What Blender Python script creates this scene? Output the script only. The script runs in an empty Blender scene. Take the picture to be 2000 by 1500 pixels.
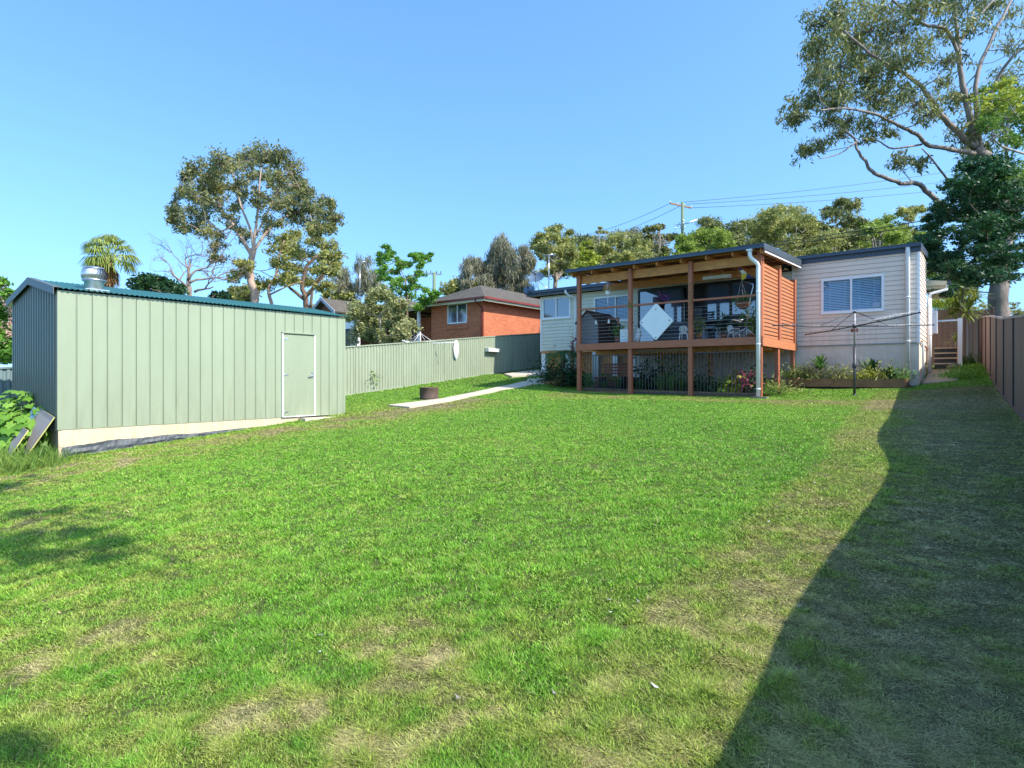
import bpy, math, random
import numpy as np
from mathutils import Vector as V, Matrix
random.seed(7); rng = np.random.default_rng(7)
C = bpy.context.scene.collection
SUN = (1.0, .07, .95)
PI = math.pi
# ------------------------------------------------------------------ yard frame
# X runs across the block, Y runs up the block towards the house, the camera stands at the origin (eye level z=0)
TH = math.radians(38.0); CS, SN = math.cos(TH), math.sin(TH)
F = 1160.0; HY = 740.0
def P(px, py, D):
    r = (px-1000)/F
    return V((D*(-SN+CS*r), D*(CS+SN*r), (HY-py)/F*D))
def PY(px, py, Y): return P(px, py, Y/(CS+SN*(px-1000)/F))
def PX(px, py, X): return P(px, py, X/(-SN+CS*(px-1000)/F))
# ------------------------------------------------------------------ ground height
GX = [-60,-18,-13,-10,-4,-1.5,1,40]
GY = [-30,0,4,10,14,18.4,22.75,26,40,70,400]
GZ = [[-3.6,-1.8,-1.43,-.93,-.57,-.12,.33,.64,1.3,1.6,1.6],
      [-3.6,-1.8,-1.43,-.93,-.57,-.12,.33,.64,1.5,2.0,2.0],
      [-3.6,-1.8,-1.43,-.90,-.60,-.35,.22,.5,1.5,2.0,2.0],
      [-3.6,-1.75,-1.4,-.92,-.70,-.52,-.15,.3,1.5,2.0,2.0],
      [-3.6,-1.66,-1.36,-.95,-.74,-.57,-.27,.2,1.3,2.0,2.0],
      [-3.6,-1.62,-1.36,-.95,-.74,-.54,-.20,.15,1.2,1.8,2.0],
      [-3.6,-1.62,-1.36,-.95,-.73,-.38,.10,.35,1.2,1.6,1.6],
      [-3.6,-1.62,-1.36,-.95,-.73,-.38,.10,.35,1.0,1.4,1.4]]
GZ = np.array(GZ)
def gz_np(x, y):
    x = np.clip(x, GX[0], GX[-1]-.01); y = np.clip(y, GY[0], GY[-1]-.01)
    i = np.clip(np.searchsorted(GX, x, side='right')-1, 0, len(GX)-2); j = np.clip(np.searchsorted(GY, y, side='right')-1, 0, len(GY)-2)
    gx = np.array(GX, float); gy = np.array(GY, float)
    u = (x-gx[i])/(gx[i+1]-gx[i]); v = (y-gy[j])/(gy[j+1]-gy[j])
    return GZ[i,j]*(1-u)*(1-v)+GZ[i+1,j]*u*(1-v)+GZ[i,j+1]*(1-u)*v+GZ[i+1,j+1]*u*v
def gz(x, y): return float(gz_np(np.array([x]), np.array([y]))[0])
def G(px, py):                       # point of the ground seen at a pixel of the photo
    r = (px-1000)/F; lo, hi = 1.0, 60.0
    D = np.linspace(1, 60, 3000); X = D*(-SN+CS*r); Y = D*(CS+SN*r); z = (HY-py)/F*D
    k = np.argmax(z < gz_np(X, Y)); d = D[k]
    return V((X[k], Y[k], float(gz_np(X[k:k+1], Y[k:k+1])[0])))
# ------------------------------------------------------------------ numpy value noise
_tab = rng.random((256,256))
def vnoise(x, y, s):
    x = x/s+1000.3; y = y/s+1000.7
    i = np.floor(x).astype(int); j = np.floor(y).astype(int); u = x-i; v = y-j
    u = u*u*(3-2*u); v = v*v*(3-2*v); a = _tab
    return (a[i%256,j%256]*(1-u)+a[(i+1)%256,j%256]*u)*(1-v)+(a[i%256,(j+1)%256]*(1-u)+a[(i+1)%256,(j+1)%256]*u)*v
# ------------------------------------------------------------------ materials
def nm(name):
    m = bpy.data.materials.new(name); m.use_nodes = True
    nt = m.node_tree; b = nt.nodes['Principled BSDF']
    return m, nt, b
def lin(c): return tuple(((v/255)/12.92 if v/255 <= .04045 else ((v/255+.055)/1.055)**2.4) for v in c)
def mat(name, col, rough=.6, var=.12, scale=3.0, bump=0.0, bscale=30.0, metal=0.0, spec=.5, stretch=(1,1,1), col2=None, grime=None):
    m, nt, b = nm(name); N = nt.nodes; L = nt.links
    tc = N.new('ShaderNodeTexCoord'); mp = N.new('ShaderNodeMapping'); mp.inputs['Scale'].default_value = stretch
    L.new(tc.outputs['Object'], mp.inputs['Vector'])
    n = N.new('ShaderNodeTexNoise'); n.inputs['Scale'].default_value = scale; n.inputs['Detail'].default_value = 6; n.inputs['Roughness'].default_value = .65
    L.new(mp.outputs['Vector'], n.inputs['Vector'])
    r = N.new('ShaderNodeValToRGB'); r.color_ramp.elements[0].position = .3; r.color_ramp.elements[1].position = .7
    if col2 is None:
        r.color_ramp.elements[0].color = tuple(c*(1-var) for c in col)+(1,); r.color_ramp.elements[1].color = tuple(min(1, c*(1+var)) for c in col)+(1,)
    else:
        r.color_ramp.elements[0].color = tuple(col)+(1,); r.color_ramp.elements[1].color = tuple(col2)+(1,)
    L.new(n.outputs['Fac'], r.inputs['Fac']); L.new(r.outputs['Color'], b.inputs['Base Color'])
    if grime:                                # dirt splash: (z low, z high, strength, colour)
        zl, zh, st, gc = grime; sp = N.new('ShaderNodeSeparateXYZ'); L.new(tc.outputs['Object'], sp.inputs[0])
        mr = N.new('ShaderNodeMapRange'); mr.inputs['From Min'].default_value = zl; mr.inputs['From Max'].default_value = zh; mr.inputs['To Min'].default_value = 1; mr.inputs['To Max'].default_value = .12; L.new(sp.outputs['Z'], mr.inputs['Value'])
        m3 = N.new('ShaderNodeMapping'); m3.inputs['Scale'].default_value = (6,6,.8); L.new(tc.outputs['Object'], m3.inputs['Vector'])
        n3 = N.new('ShaderNodeTexNoise'); n3.inputs['Scale'].default_value = 1.6; n3.inputs['Detail'].default_value = 8; n3.inputs['Roughness'].default_value = .7; L.new(m3.outputs[0], n3.inputs['Vector'])
        mr2 = N.new('ShaderNodeMapRange'); mr2.inputs['From Min'].default_value = .42; mr2.inputs['From Max'].default_value = .75; mr2.inputs['To Max'].default_value = st; L.new(n3.outputs['Fac'], mr2.inputs['Value'])
        mm = N.new('ShaderNodeMath'); mm.operation = 'MULTIPLY'; L.new(mr.outputs[0], mm.inputs[0]); L.new(mr2.outputs[0], mm.inputs[1])
        mx = N.new('ShaderNodeMix'); mx.data_type = 'RGBA'; L.new(mm.outputs[0], mx.inputs['Factor']); L.new(r.outputs['Color'], mx.inputs[6]); mx.inputs[7].default_value = tuple(gc)+(1,); L.new(mx.outputs[2], b.inputs['Base Color'])
    b.inputs['Roughness'].default_value = rough; b.inputs['Metallic'].default_value = metal; b.inputs['Specular IOR Level'].default_value = spec
    if bump > 0:
        n2 = N.new('ShaderNodeTexNoise'); n2.inputs['Scale'].default_value = bscale; n2.inputs['Detail'].default_value = 5
        L.new(mp.outputs['Vector'], n2.inputs['Vector'])
        bp = N.new('ShaderNodeBump'); bp.inputs['Strength'].default_value = bump; bp.inputs['Distance'].default_value = .02
        L.new(n2.outputs['Fac'], bp.inputs['Height']); L.new(bp.outputs['Normal'], b.inputs['Normal'])
    return m
def leafmat(name, cols, trans=.35, rough=.5):
    m, nt, b = nm(name); N = nt.nodes; L = nt.links
    g = N.new('ShaderNodeNewGeometry'); tc = N.new('ShaderNodeTexCoord')
    n = N.new('ShaderNodeTexNoise'); n.inputs['Scale'].default_value = .6; n.inputs['Detail'].default_value = 3
    L.new(tc.outputs['Object'], n.inputs['Vector'])
    ma = N.new('ShaderNodeMath'); ma.operation = 'MULTIPLY_ADD'; ma.inputs[1].default_value = .55; L.new(g.outputs['Random Per Island'], ma.inputs[0])
    mb = N.new('ShaderNodeMath'); mb.operation = 'MULTIPLY_ADD'; mb.inputs[1].default_value = 1.3; mb.inputs[2].default_value = -.42; L.new(n.outputs['Fac'], mb.inputs[0])
    L.new(mb.outputs[0], ma.inputs[2])
    r = N.new('ShaderNodeValToRGB'); el = r.color_ramp.elements
    while len(el) < len(cols): el.new(.5)
    for i, c in enumerate(cols): el[i].position = i/(len(cols)-1); el[i].color = tuple(c)+(1,)
    L.new(ma.outputs[0], r.inputs['Fac']); L.new(r.outputs['Color'], b.inputs['Base Color'])
    b.inputs['Roughness'].default_value = rough; b.inputs['Specular IOR Level'].default_value = .35
    t = N.new('ShaderNodeBsdfTranslucent'); L.new(r.outputs['Color'], t.inputs['Color'])
    mx = N.new('ShaderNodeMixShader'); mx.inputs[0].default_value = trans
    L.new(b.outputs[0], mx.inputs[1]); L.new(t.outputs[0], mx.inputs[2]); L.new(mx.outputs[0], N['Material Output'].inputs['Surface'])
    return m
def glassmat(name, col, rough=.06):
    m, nt, b = nm(name)
    b.inputs['Base Color'].default_value = tuple(col)+(1,); b.inputs['Roughness'].default_value = rough
    b.inputs['Specular IOR Level'].default_value = 1.0; b.inputs['IOR'].default_value = 2.0
    n = nt.nodes.new('ShaderNodeTexNoise'); n.inputs['Scale'].default_value = 1.3
    bp = nt.nodes.new('ShaderNodeBump'); bp.inputs['Strength'].default_value = .05; nt.links.new(n.outputs['Fac'], bp.inputs['Height']); nt.links.new(bp.outputs['Normal'], b.inputs['Normal'])
    return m
def brickmat(name, c1, c2, mortar, bw=.23, rh=.086):
    m, nt, b = nm(name); N = nt.nodes; L = nt.links
    tc = N.new('ShaderNodeTexCoord'); sp = N.new('ShaderNodeSeparateXYZ'); cb = N.new('ShaderNodeCombineXYZ'); ad = N.new('ShaderNodeMath'); ad.operation = 'ADD'
    L.new(tc.outputs['Object'], sp.inputs[0]); L.new(sp.outputs['X'], ad.inputs[0]); L.new(sp.outputs['Y'], ad.inputs[1])
    L.new(ad.outputs[0], cb.inputs['X']); L.new(sp.outputs['Z'], cb.inputs['Y'])
    br = N.new('ShaderNodeTexBrick'); br.inputs['Scale'].default_value = 1; br.inputs['Brick Width'].default_value = bw; br.inputs['Row Height'].default_value = rh
    br.inputs['Mortar Size'].default_value = .006; br.inputs['Color1'].default_value = tuple(c1)+(1,); br.inputs['Color2'].default_value = tuple(c2)+(1,); br.inputs['Mortar'].default_value = tuple(mortar)+(1,)
    L.new(cb.outputs[0], br.inputs['Vector'])
    n = N.new('ShaderNodeTexNoise'); n.inputs['Scale'].default_value = 1.2; n.inputs['Detail'].default_value = 5; L.new(tc.outputs['Object'], n.inputs['Vector'])
    r = N.new('ShaderNodeValToRGB'); r.color_ramp.elements[0].color = (.75,.75,.75,1); r.color_ramp.elements[1].color = (1.15,1.15,1.15,1); L.new(n.outputs['Fac'], r.inputs['Fac'])
    mx = N.new('ShaderNodeMix'); mx.data_type = 'RGBA'; mx.blend_type = 'MULTIPLY'; mx.inputs['Factor'].default_value = 1
    L.new(br.outputs['Color'], mx.inputs[6]); L.new(r.outputs['Color'], mx.inputs[7]); L.new(mx.outputs[2], b.inputs['Base Color'])
    b.inputs['Roughness'].default_value = .85
    bp = N.new('ShaderNodeBump'); bp.inputs['Strength'].default_value = .5; bp.inputs['Distance'].default_value = .01; bp.invert = True
    L.new(br.outputs['Fac'], bp.inputs['Height']); L.new(bp.outputs['Normal'], b.inputs['Normal'])
    return m
def vcolmat(name, rough=.7, trans=0.0):
    m, nt, b = nm(name); N = nt.nodes; L = nt.links
    a = N.new('ShaderNodeVertexColor'); a.layer_name = 'tint'
    L.new(a.outputs['Color'], b.inputs['Base Color']); b.inputs['Roughness'].default_value = rough; b.inputs['Specular IOR Level'].default_value = .25
    if trans:
        t = N.new('ShaderNodeBsdfTranslucent'); L.new(a.outputs['Color'], t.inputs['Color']); mx = N.new('ShaderNodeMixShader'); mx.inputs[0].default_value = trans
        L.new(b.outputs[0], mx.inputs[1]); L.new(t.outputs[0], mx.inputs[2]); L.new(mx.outputs[0], N['Material Output'].inputs['Surface'])
    else:
        tc = N.new('ShaderNodeTexCoord'); n = N.new('ShaderNodeTexNoise'); n.inputs['Scale'].default_value = 60; n.inputs['Detail'].default_value = 6; L.new(tc.outputs['Object'], n.inputs['Vector'])
        bp = N.new('ShaderNodeBump'); bp.inputs['Strength'].default_value = .8; bp.inputs['Distance'].default_value = .02
        L.new(n.outputs['Fac'], bp.inputs['Height']); L.new(bp.outputs['Normal'], b.inputs['Normal'])
    return m
# ------------------------------------------------------------------ mesh builder
class MB:
    def __init__(s): s.v = []; s.f = []; s.mi = []; s.sm = []
    def add(s, vs, fs, m=0, smooth=False):
        o = len(s.v); s.v += [tuple(x) for x in vs]
        for f in fs: s.f.append(tuple(i+o for i in f)); s.mi.append(m); s.sm.append(smooth)
        return s
    def box(s, a, b, m=0):
        x0,x1 = sorted((a[0],b[0])); y0,y1 = sorted((a[1],b[1])); z0,z1 = sorted((a[2],b[2]))
        return s.add([(x0,y0,z0),(x1,y0,z0),(x1,y1,z0),(x0,y1,z0),(x0,y0,z1),(x1,y0,z1),(x1,y1,z1),(x0,y1,z1)],
                     [(0,3,2,1),(4,5,6,7),(0,1,5,4),(1,2,6,5),(2,3,7,6),(3,0,4,7)], m)
    def bar(s, a, b, w, h, m=0, up=(0,0,1)):       # rectangular bar from a to b
        a = V(a); b = V(b); d = (b-a).normalized(); u = V(up)
        if abs(d.dot(u)) > .98: u = V((0,1,0))
        sd = d.cross(u).normalized()*(w/2); u = sd.cross(d).normalized()*(h/2)
        vs = [p+q for p in (a,b) for q in (-sd-u, sd-u, sd+u, -sd+u)]
        return s.add(vs, [(0,1,2,3),(7,6,5,4),(0,4,5,1),(1,5,6,2),(2,6,7,3),(3,7,4,0)], m)
    def tube(s, pts, rad, n=8, m=0, cap=True, smooth=True):
        pts = [V(p) for p in pts]; k = len(pts)
        if not hasattr(rad, '__len__'): rad = [rad]*k
        vs = []; ref = None
        for i, p in enumerate(pts):
            d = (pts[min(i+1,k-1)]-pts[max(i-1,0)])
            if d.length < 1e-9: d = V((0,0,1))
            d.normalize()
            if ref is None: ref = V((0,0,1)) if abs(d.z) < .9 else V((1,0,0))
            a = d.cross(ref)
            if a.length < 1e-3: ref = V((1,0,0)) if abs(d.x) < .9 else V((0,1,0)); a = d.cross(ref)
            a.normalize(); b = d.cross(a); ref = -b if False else ref
            for j in range(n):
                t = 2*PI*j/n; vs.append(p+(a*math.cos(t)+b*math.sin(t))*rad[i])
        fs = [(i*n+j, i*n+(j+1)%n, (i+1)*n+(j+1)%n, (i+1)*n+j) for i in range(k-1) for j in range(n)]
        if cap: fs += [tuple(range(n))[::-1], tuple((k-1)*n+j for j in range(n))]
        return s.add(vs, fs, m, smooth)
    def lathe(s, c, prof, n=20, m=0, smooth=True):  # prof: (r, z) pairs
        c = V(c); vs = [c+V((r*math.cos(2*PI*j/n), r*math.sin(2*PI*j/n), z)) for r, z in prof for j in range(n)]
        return s.add(vs, [(i*n+j, i*n+(j+1)%n, (i+1)*n+(j+1)%n, (i+1)*n+j) for i in range(len(prof)-1) for j in range(n)], m, smooth)
    def quad(s, *p, m=0): return s.add(p, [tuple(range(len(p)))], m)
    def prism(s, poly, d, m=0):                    # poly of 3D points extruded by vector d
        n = len(poly); d = V(d); vs = [V(p) for p in poly]+[V(p)+d for p in poly]
        return s.add(vs, [tuple(range(n))[::-1], tuple(range(n, 2*n))]+[(i, (i+1)%n, n+(i+1)%n, n+i) for i in range(n)], m)
    def sheet(s, o, du, dv, length, height, prof, m=0, topf=None, botf=None):  # profiled sheet: prof list of (u, offset); dv height dir; normal = nrm
        pass
    def build(s, name, mats, parent=None):
        me = bpy.data.meshes.new(name); me.from_pydata(s.v, [], s.f)
        if not isinstance(mats, (list, tuple)): mats = [mats]
        for m in mats: me.materials.append(m)
        me.polygons.foreach_set('material_index', s.mi); me.polygons.foreach_set('use_smooth', s.sm); me.update()
        o = bpy.data.objects.new(name, me); C.objects.link(o)
        if parent is not None:
            o.parent = parent; o.matrix_parent_inverse = parent.matrix_world.inverted() if parent.type != 'EMPTY' else Matrix.Translation(-parent.location)
            if parent.type != 'EMPTY': o.matrix_parent_inverse = Matrix.Identity(4)
            if parent.type == 'EMPTY': pass
        return o
def tag(o, label=None, cat=None, group=None, kind=None):
    if label: o['label'] = label
    if cat: o['category'] = cat
    if group: o['group'] = group
    if kind: o['kind'] = kind
    return o
def empty(name, label, cat, loc=(0,0,0), group=None):
    o = bpy.data.objects.new(name, None); C.objects.link(o); o.location = loc; o.empty_display_size = .2
    return tag(o, label, cat, group)
def ribbed(mb, o, du, nrm, length, z0f, z1f, period, prof, m=0):
    """profiled metal sheet: runs along du from o; prof = [(frac, offset)] within a period; z0f/z1f give bottom/top z at distance t"""
    o = V(o); du = V(du).normalized(); nrm = V(nrm).normalized(); ts = []
    k = 0
    while k*period < length:
        for f, off in prof:
            t = (k+f)*period
            if t <= length: ts.append((t, off))
        k += 1
    ts.append((length, prof[0][1]))
    vs = []
    for t, off in ts:
        p = o+du*t+nrm*off
        vs.append((p.x, p.y, z0f(t))); vs.append((p.x, p.y, z1f(t)))
    mb.add(vs, [(2*i, 2*i+2, 2*i+3, 2*i+1) for i in range(len(ts)-1)], m)
def npmesh(name, verts, nper, faces_per, mats, parent=None, tint=None):
    """many identical small faces: verts (N*nper,3); faces_per list of index tuples within one item (all same length)"""
    N = len(verts)//nper; fp = np.array(faces_per); fl = fp.shape[1]
    idx = (np.arange(N)[:,None,None]*nper+fp[None]).reshape(-1)
    me = bpy.data.meshes.new(name); me.vertices.add(len(verts)); me.vertices.foreach_set('co', np.ascontiguousarray(verts, dtype=np.float32).reshape(-1))
    nf = N*len(fp); me.loops.add(nf*fl); me.loops.foreach_set('vertex_index', idx.astype(np.int32))
    me.polygons.add(nf); me.polygons.foreach_set('loop_start', (np.arange(nf)*fl).astype(np.int32)); me.polygons.foreach_set('loop_total', np.full(nf, fl, np.int32))
    me.update(calc_edges=True); me.validate()
    me.materials.append(mats)
    if tint is not None:
        a = me.color_attributes.new('tint', 'FLOAT_COLOR', 'POINT'); t = np.ones((len(verts),4), np.float32); t[:,:3] = tint; a.data.foreach_set('color', t.reshape(-1))
    o = bpy.data.objects.new(name, me); C.objects.link(o)
    if parent is not None: o.parent = parent; o.matrix_parent_inverse = Matrix.Translation(-parent.location) if parent.type == 'EMPTY' else Matrix.Identity(4)
    return o
# ------------------------------------------------------------------ leaves
def leafverts(c, size, aspect=.35, droop=.5, up=0.0, jit=.35):
    """diamond leaves at centres c (N,3)"""
    n = len(c); d = rng.normal(size=(n,3)); d[:,2] = d[:,2]*.6-droop*1.5+up*1.5; d /= np.linalg.norm(d, axis=1)[:,None]
    w = np.cross(d, rng.normal(size=(n,3))); w /= np.linalg.norm(w, axis=1)[:,None]+1e-9
    L = size*(1+jit*rng.normal(size=n)).clip(.4,1.8); L = L[:,None]
    a = c-d*L*.5; b = c+d*L*.5; m = c-d*L*.05
    out = np.stack([a, m+w*L*aspect*.5, b, m-w*L*aspect*.5], axis=1)
    return out.reshape(-1,3)
def smooth_poly(pts, k=4):
    pts = [V(p) for p in pts]; out = []
    for i in range(len(pts)-1):
        p0 = pts[max(i-1,0)]; p1 = pts[i]; p2 = pts[i+1]; p3 = pts[min(i+2,len(pts)-1)]
        for j in range(k):
            t = j/k; out.append(.5*((2*p1)+(p2-p0)*t+(2*p0-5*p1+4*p2-p3)*t*t+(3*p1-p0-3*p2+p3)*t**3))
    out.append(pts[-1]); return out
def rv(s): return V((random.gauss(0,s), random.gauss(0,s), random.gauss(0,s)))
def make_tree(name, label, cat, D, limbs, clumps, leaf, lm, bm, aspect=.35, droop=.5, group=None, spread=.5, twig=.012, sub=7, dens=1.0, depthk=1.0, clus=.3, flat=.75, base=None, crown_name='crown', up=0, reach=1.15):
    """limbs: list of (polyline of (px,py,dd), r0, r1); clumps: (px,py,rpx,nleaves)"""
    pts3 = []; trunk = MB(); root = P(limbs[0][0][0][0], limbs[0][0][0][1], D+limbs[0][0][0][2])
    gzb = gz(root.x, root.y)
    t = empty(name, label, cat, (root.x, root.y, gzb), group)
    for k, (pl, r0, r1) in enumerate(limbs):
        pp = [P(a, b, D+c) for a, b, c in pl]
        if k == 0: pp = [V((pp[0].x, pp[0].y, gzb-.2))]+pp
        sp = smooth_poly(pp); n = len(sp)
        sp = [q+(rv(r0*.12) if 0 < i < n-1 else V()) for i, q in enumerate(sp)]
        trunk.tube(sp, [r0+(r1-r0)*i/(n-1) for i in range(n)], 8)
        for i, q in enumerate(sp):
            if k > 0 or i > n*.55 or len(limbs) == 1: pts3.append((q, r0+(r1-r0)*i/(n-1)))
    cs = []
    for (px, py, rp, nl) in clumps:
        R = rp*D/F; dd = random.uniform(-spread, spread)*D*.1*depthk
        c = P(px, py, D+dd)
        # branch from nearest skeleton point
        q, r = min(pts3, key=lambda e: (e[0]-c).length+max(0, e[0].z-c.z)*.8)
        mid = (q+c)*.5+rv((q-c).length*.09)+V((0,0,-.04*(q-c).length))
        bp = smooth_poly([q, mid, c], 4); rr = max(twig*1.4, min(r*.5, .013*(q-c).length+twig*1.2))
        trunk.tube(bp, [rr+(twig-rr)*i/(len(bp)-1) for i in range(len(bp))], 5)
        for b in bp[4:]: pts3.append((b, twig*1.5))
        ns = max(3, int(sub*random.uniform(.8,1.3)))
        w = []
        for s_ in range(ns):
            d = V((random.gauss(0,1), random.gauss(0,1), random.gauss(0,1)*flat+.15)).normalized()*R*random.uniform(.3,reach)
            d.z *= flat; e = c+d; trunk.tube([c, c+d*.5+rv(R*.08), e], [twig, twig*.8, twig*.4], 4, cap=False)
            w.append(e)
        n = int(nl*dens); W = np.array([tuple(e) for e in w]); k = rng.integers(0, len(W), n)
        o = rng.normal(size=(n,3))*R*clus; o[:,2] *= flat
        cs.append(W[k]+o)
    trunk.build('trunk', bm, t)
    c = np.concatenate(cs); npmesh(crown_name, leafverts(c, leaf, aspect, droop, up), 4, [(0,1,2,3)], lm, t)
    return t
def auto_tree(name, label, px, basey, topy, w, D, lm, bm, n=26, nl=260, leaf=.28, cat='tree', group=None, rp=None, trunk_r=.25, shape='round', aspect=.5, droop=.3, trunkfrac=.35, sub=6, clus=.3, lean=0, flat=.75, seed=None):
    if seed is not None: random.seed(seed)
    H = basey-topy; cl = []; rp = rp or w*.13
    for i in range(n):
        a = random.uniform(0, 2*PI); r = math.sqrt(random.random())
        if shape == 'round': x = px+math.cos(a)*r*w*.42; y = topy+H*(1-trunkfrac)*.5+rp*.5+math.sin(a)*r*H*(1-trunkfrac)*.5
        elif shape == 'umbrella': x = px+math.cos(a)*r*w*.44; y = topy+rp*.6+abs(math.sin(a)*r)*0+H*(1-trunkfrac)*(.12+.75*random.random()**1.6*(.4+.6*r))+abs(x-px)/w*H*.25
        elif shape == 'column':
            h = random.random(); x = px+math.cos(a)*r*w*.42*math.sin(PI*min(.98,(h*.8+.2)))**.7; y = topy+rp*.5+h*H*(1-trunkfrac)
        cl.append((x+lean*(basey-y)/H, y, rp*random.uniform(.65,1.3), nl))
    mx = px+lean*.5; limbs = [([(px,basey,0),(px+random.uniform(-.03,.03)*w,basey-H*trunkfrac*.6,0),(mx,basey-H*trunkfrac*1.1,0)], trunk_r, trunk_r*.75)]
    for k in range(5):
        e = random.choice(cl); limbs.append(([(mx,basey-H*trunkfrac*1.1,0),((mx*.55+e[0]*.45),(basey-H*trunkfrac*1.1)*.5+e[1]*.5,random.uniform(-1,1)),(e[0],e[1]+rp*.3,random.uniform(-1,1)*w*D/F*.2)], trunk_r*.6, trunk_r*.12))
    return make_tree(name, label, cat, D, limbs, cl, leaf, lm, bm, aspect=aspect, droop=droop, group=group, spread=w/F*3.2, twig=max(.02, trunk_r*.09), sub=sub, clus=clus, flat=flat)
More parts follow.
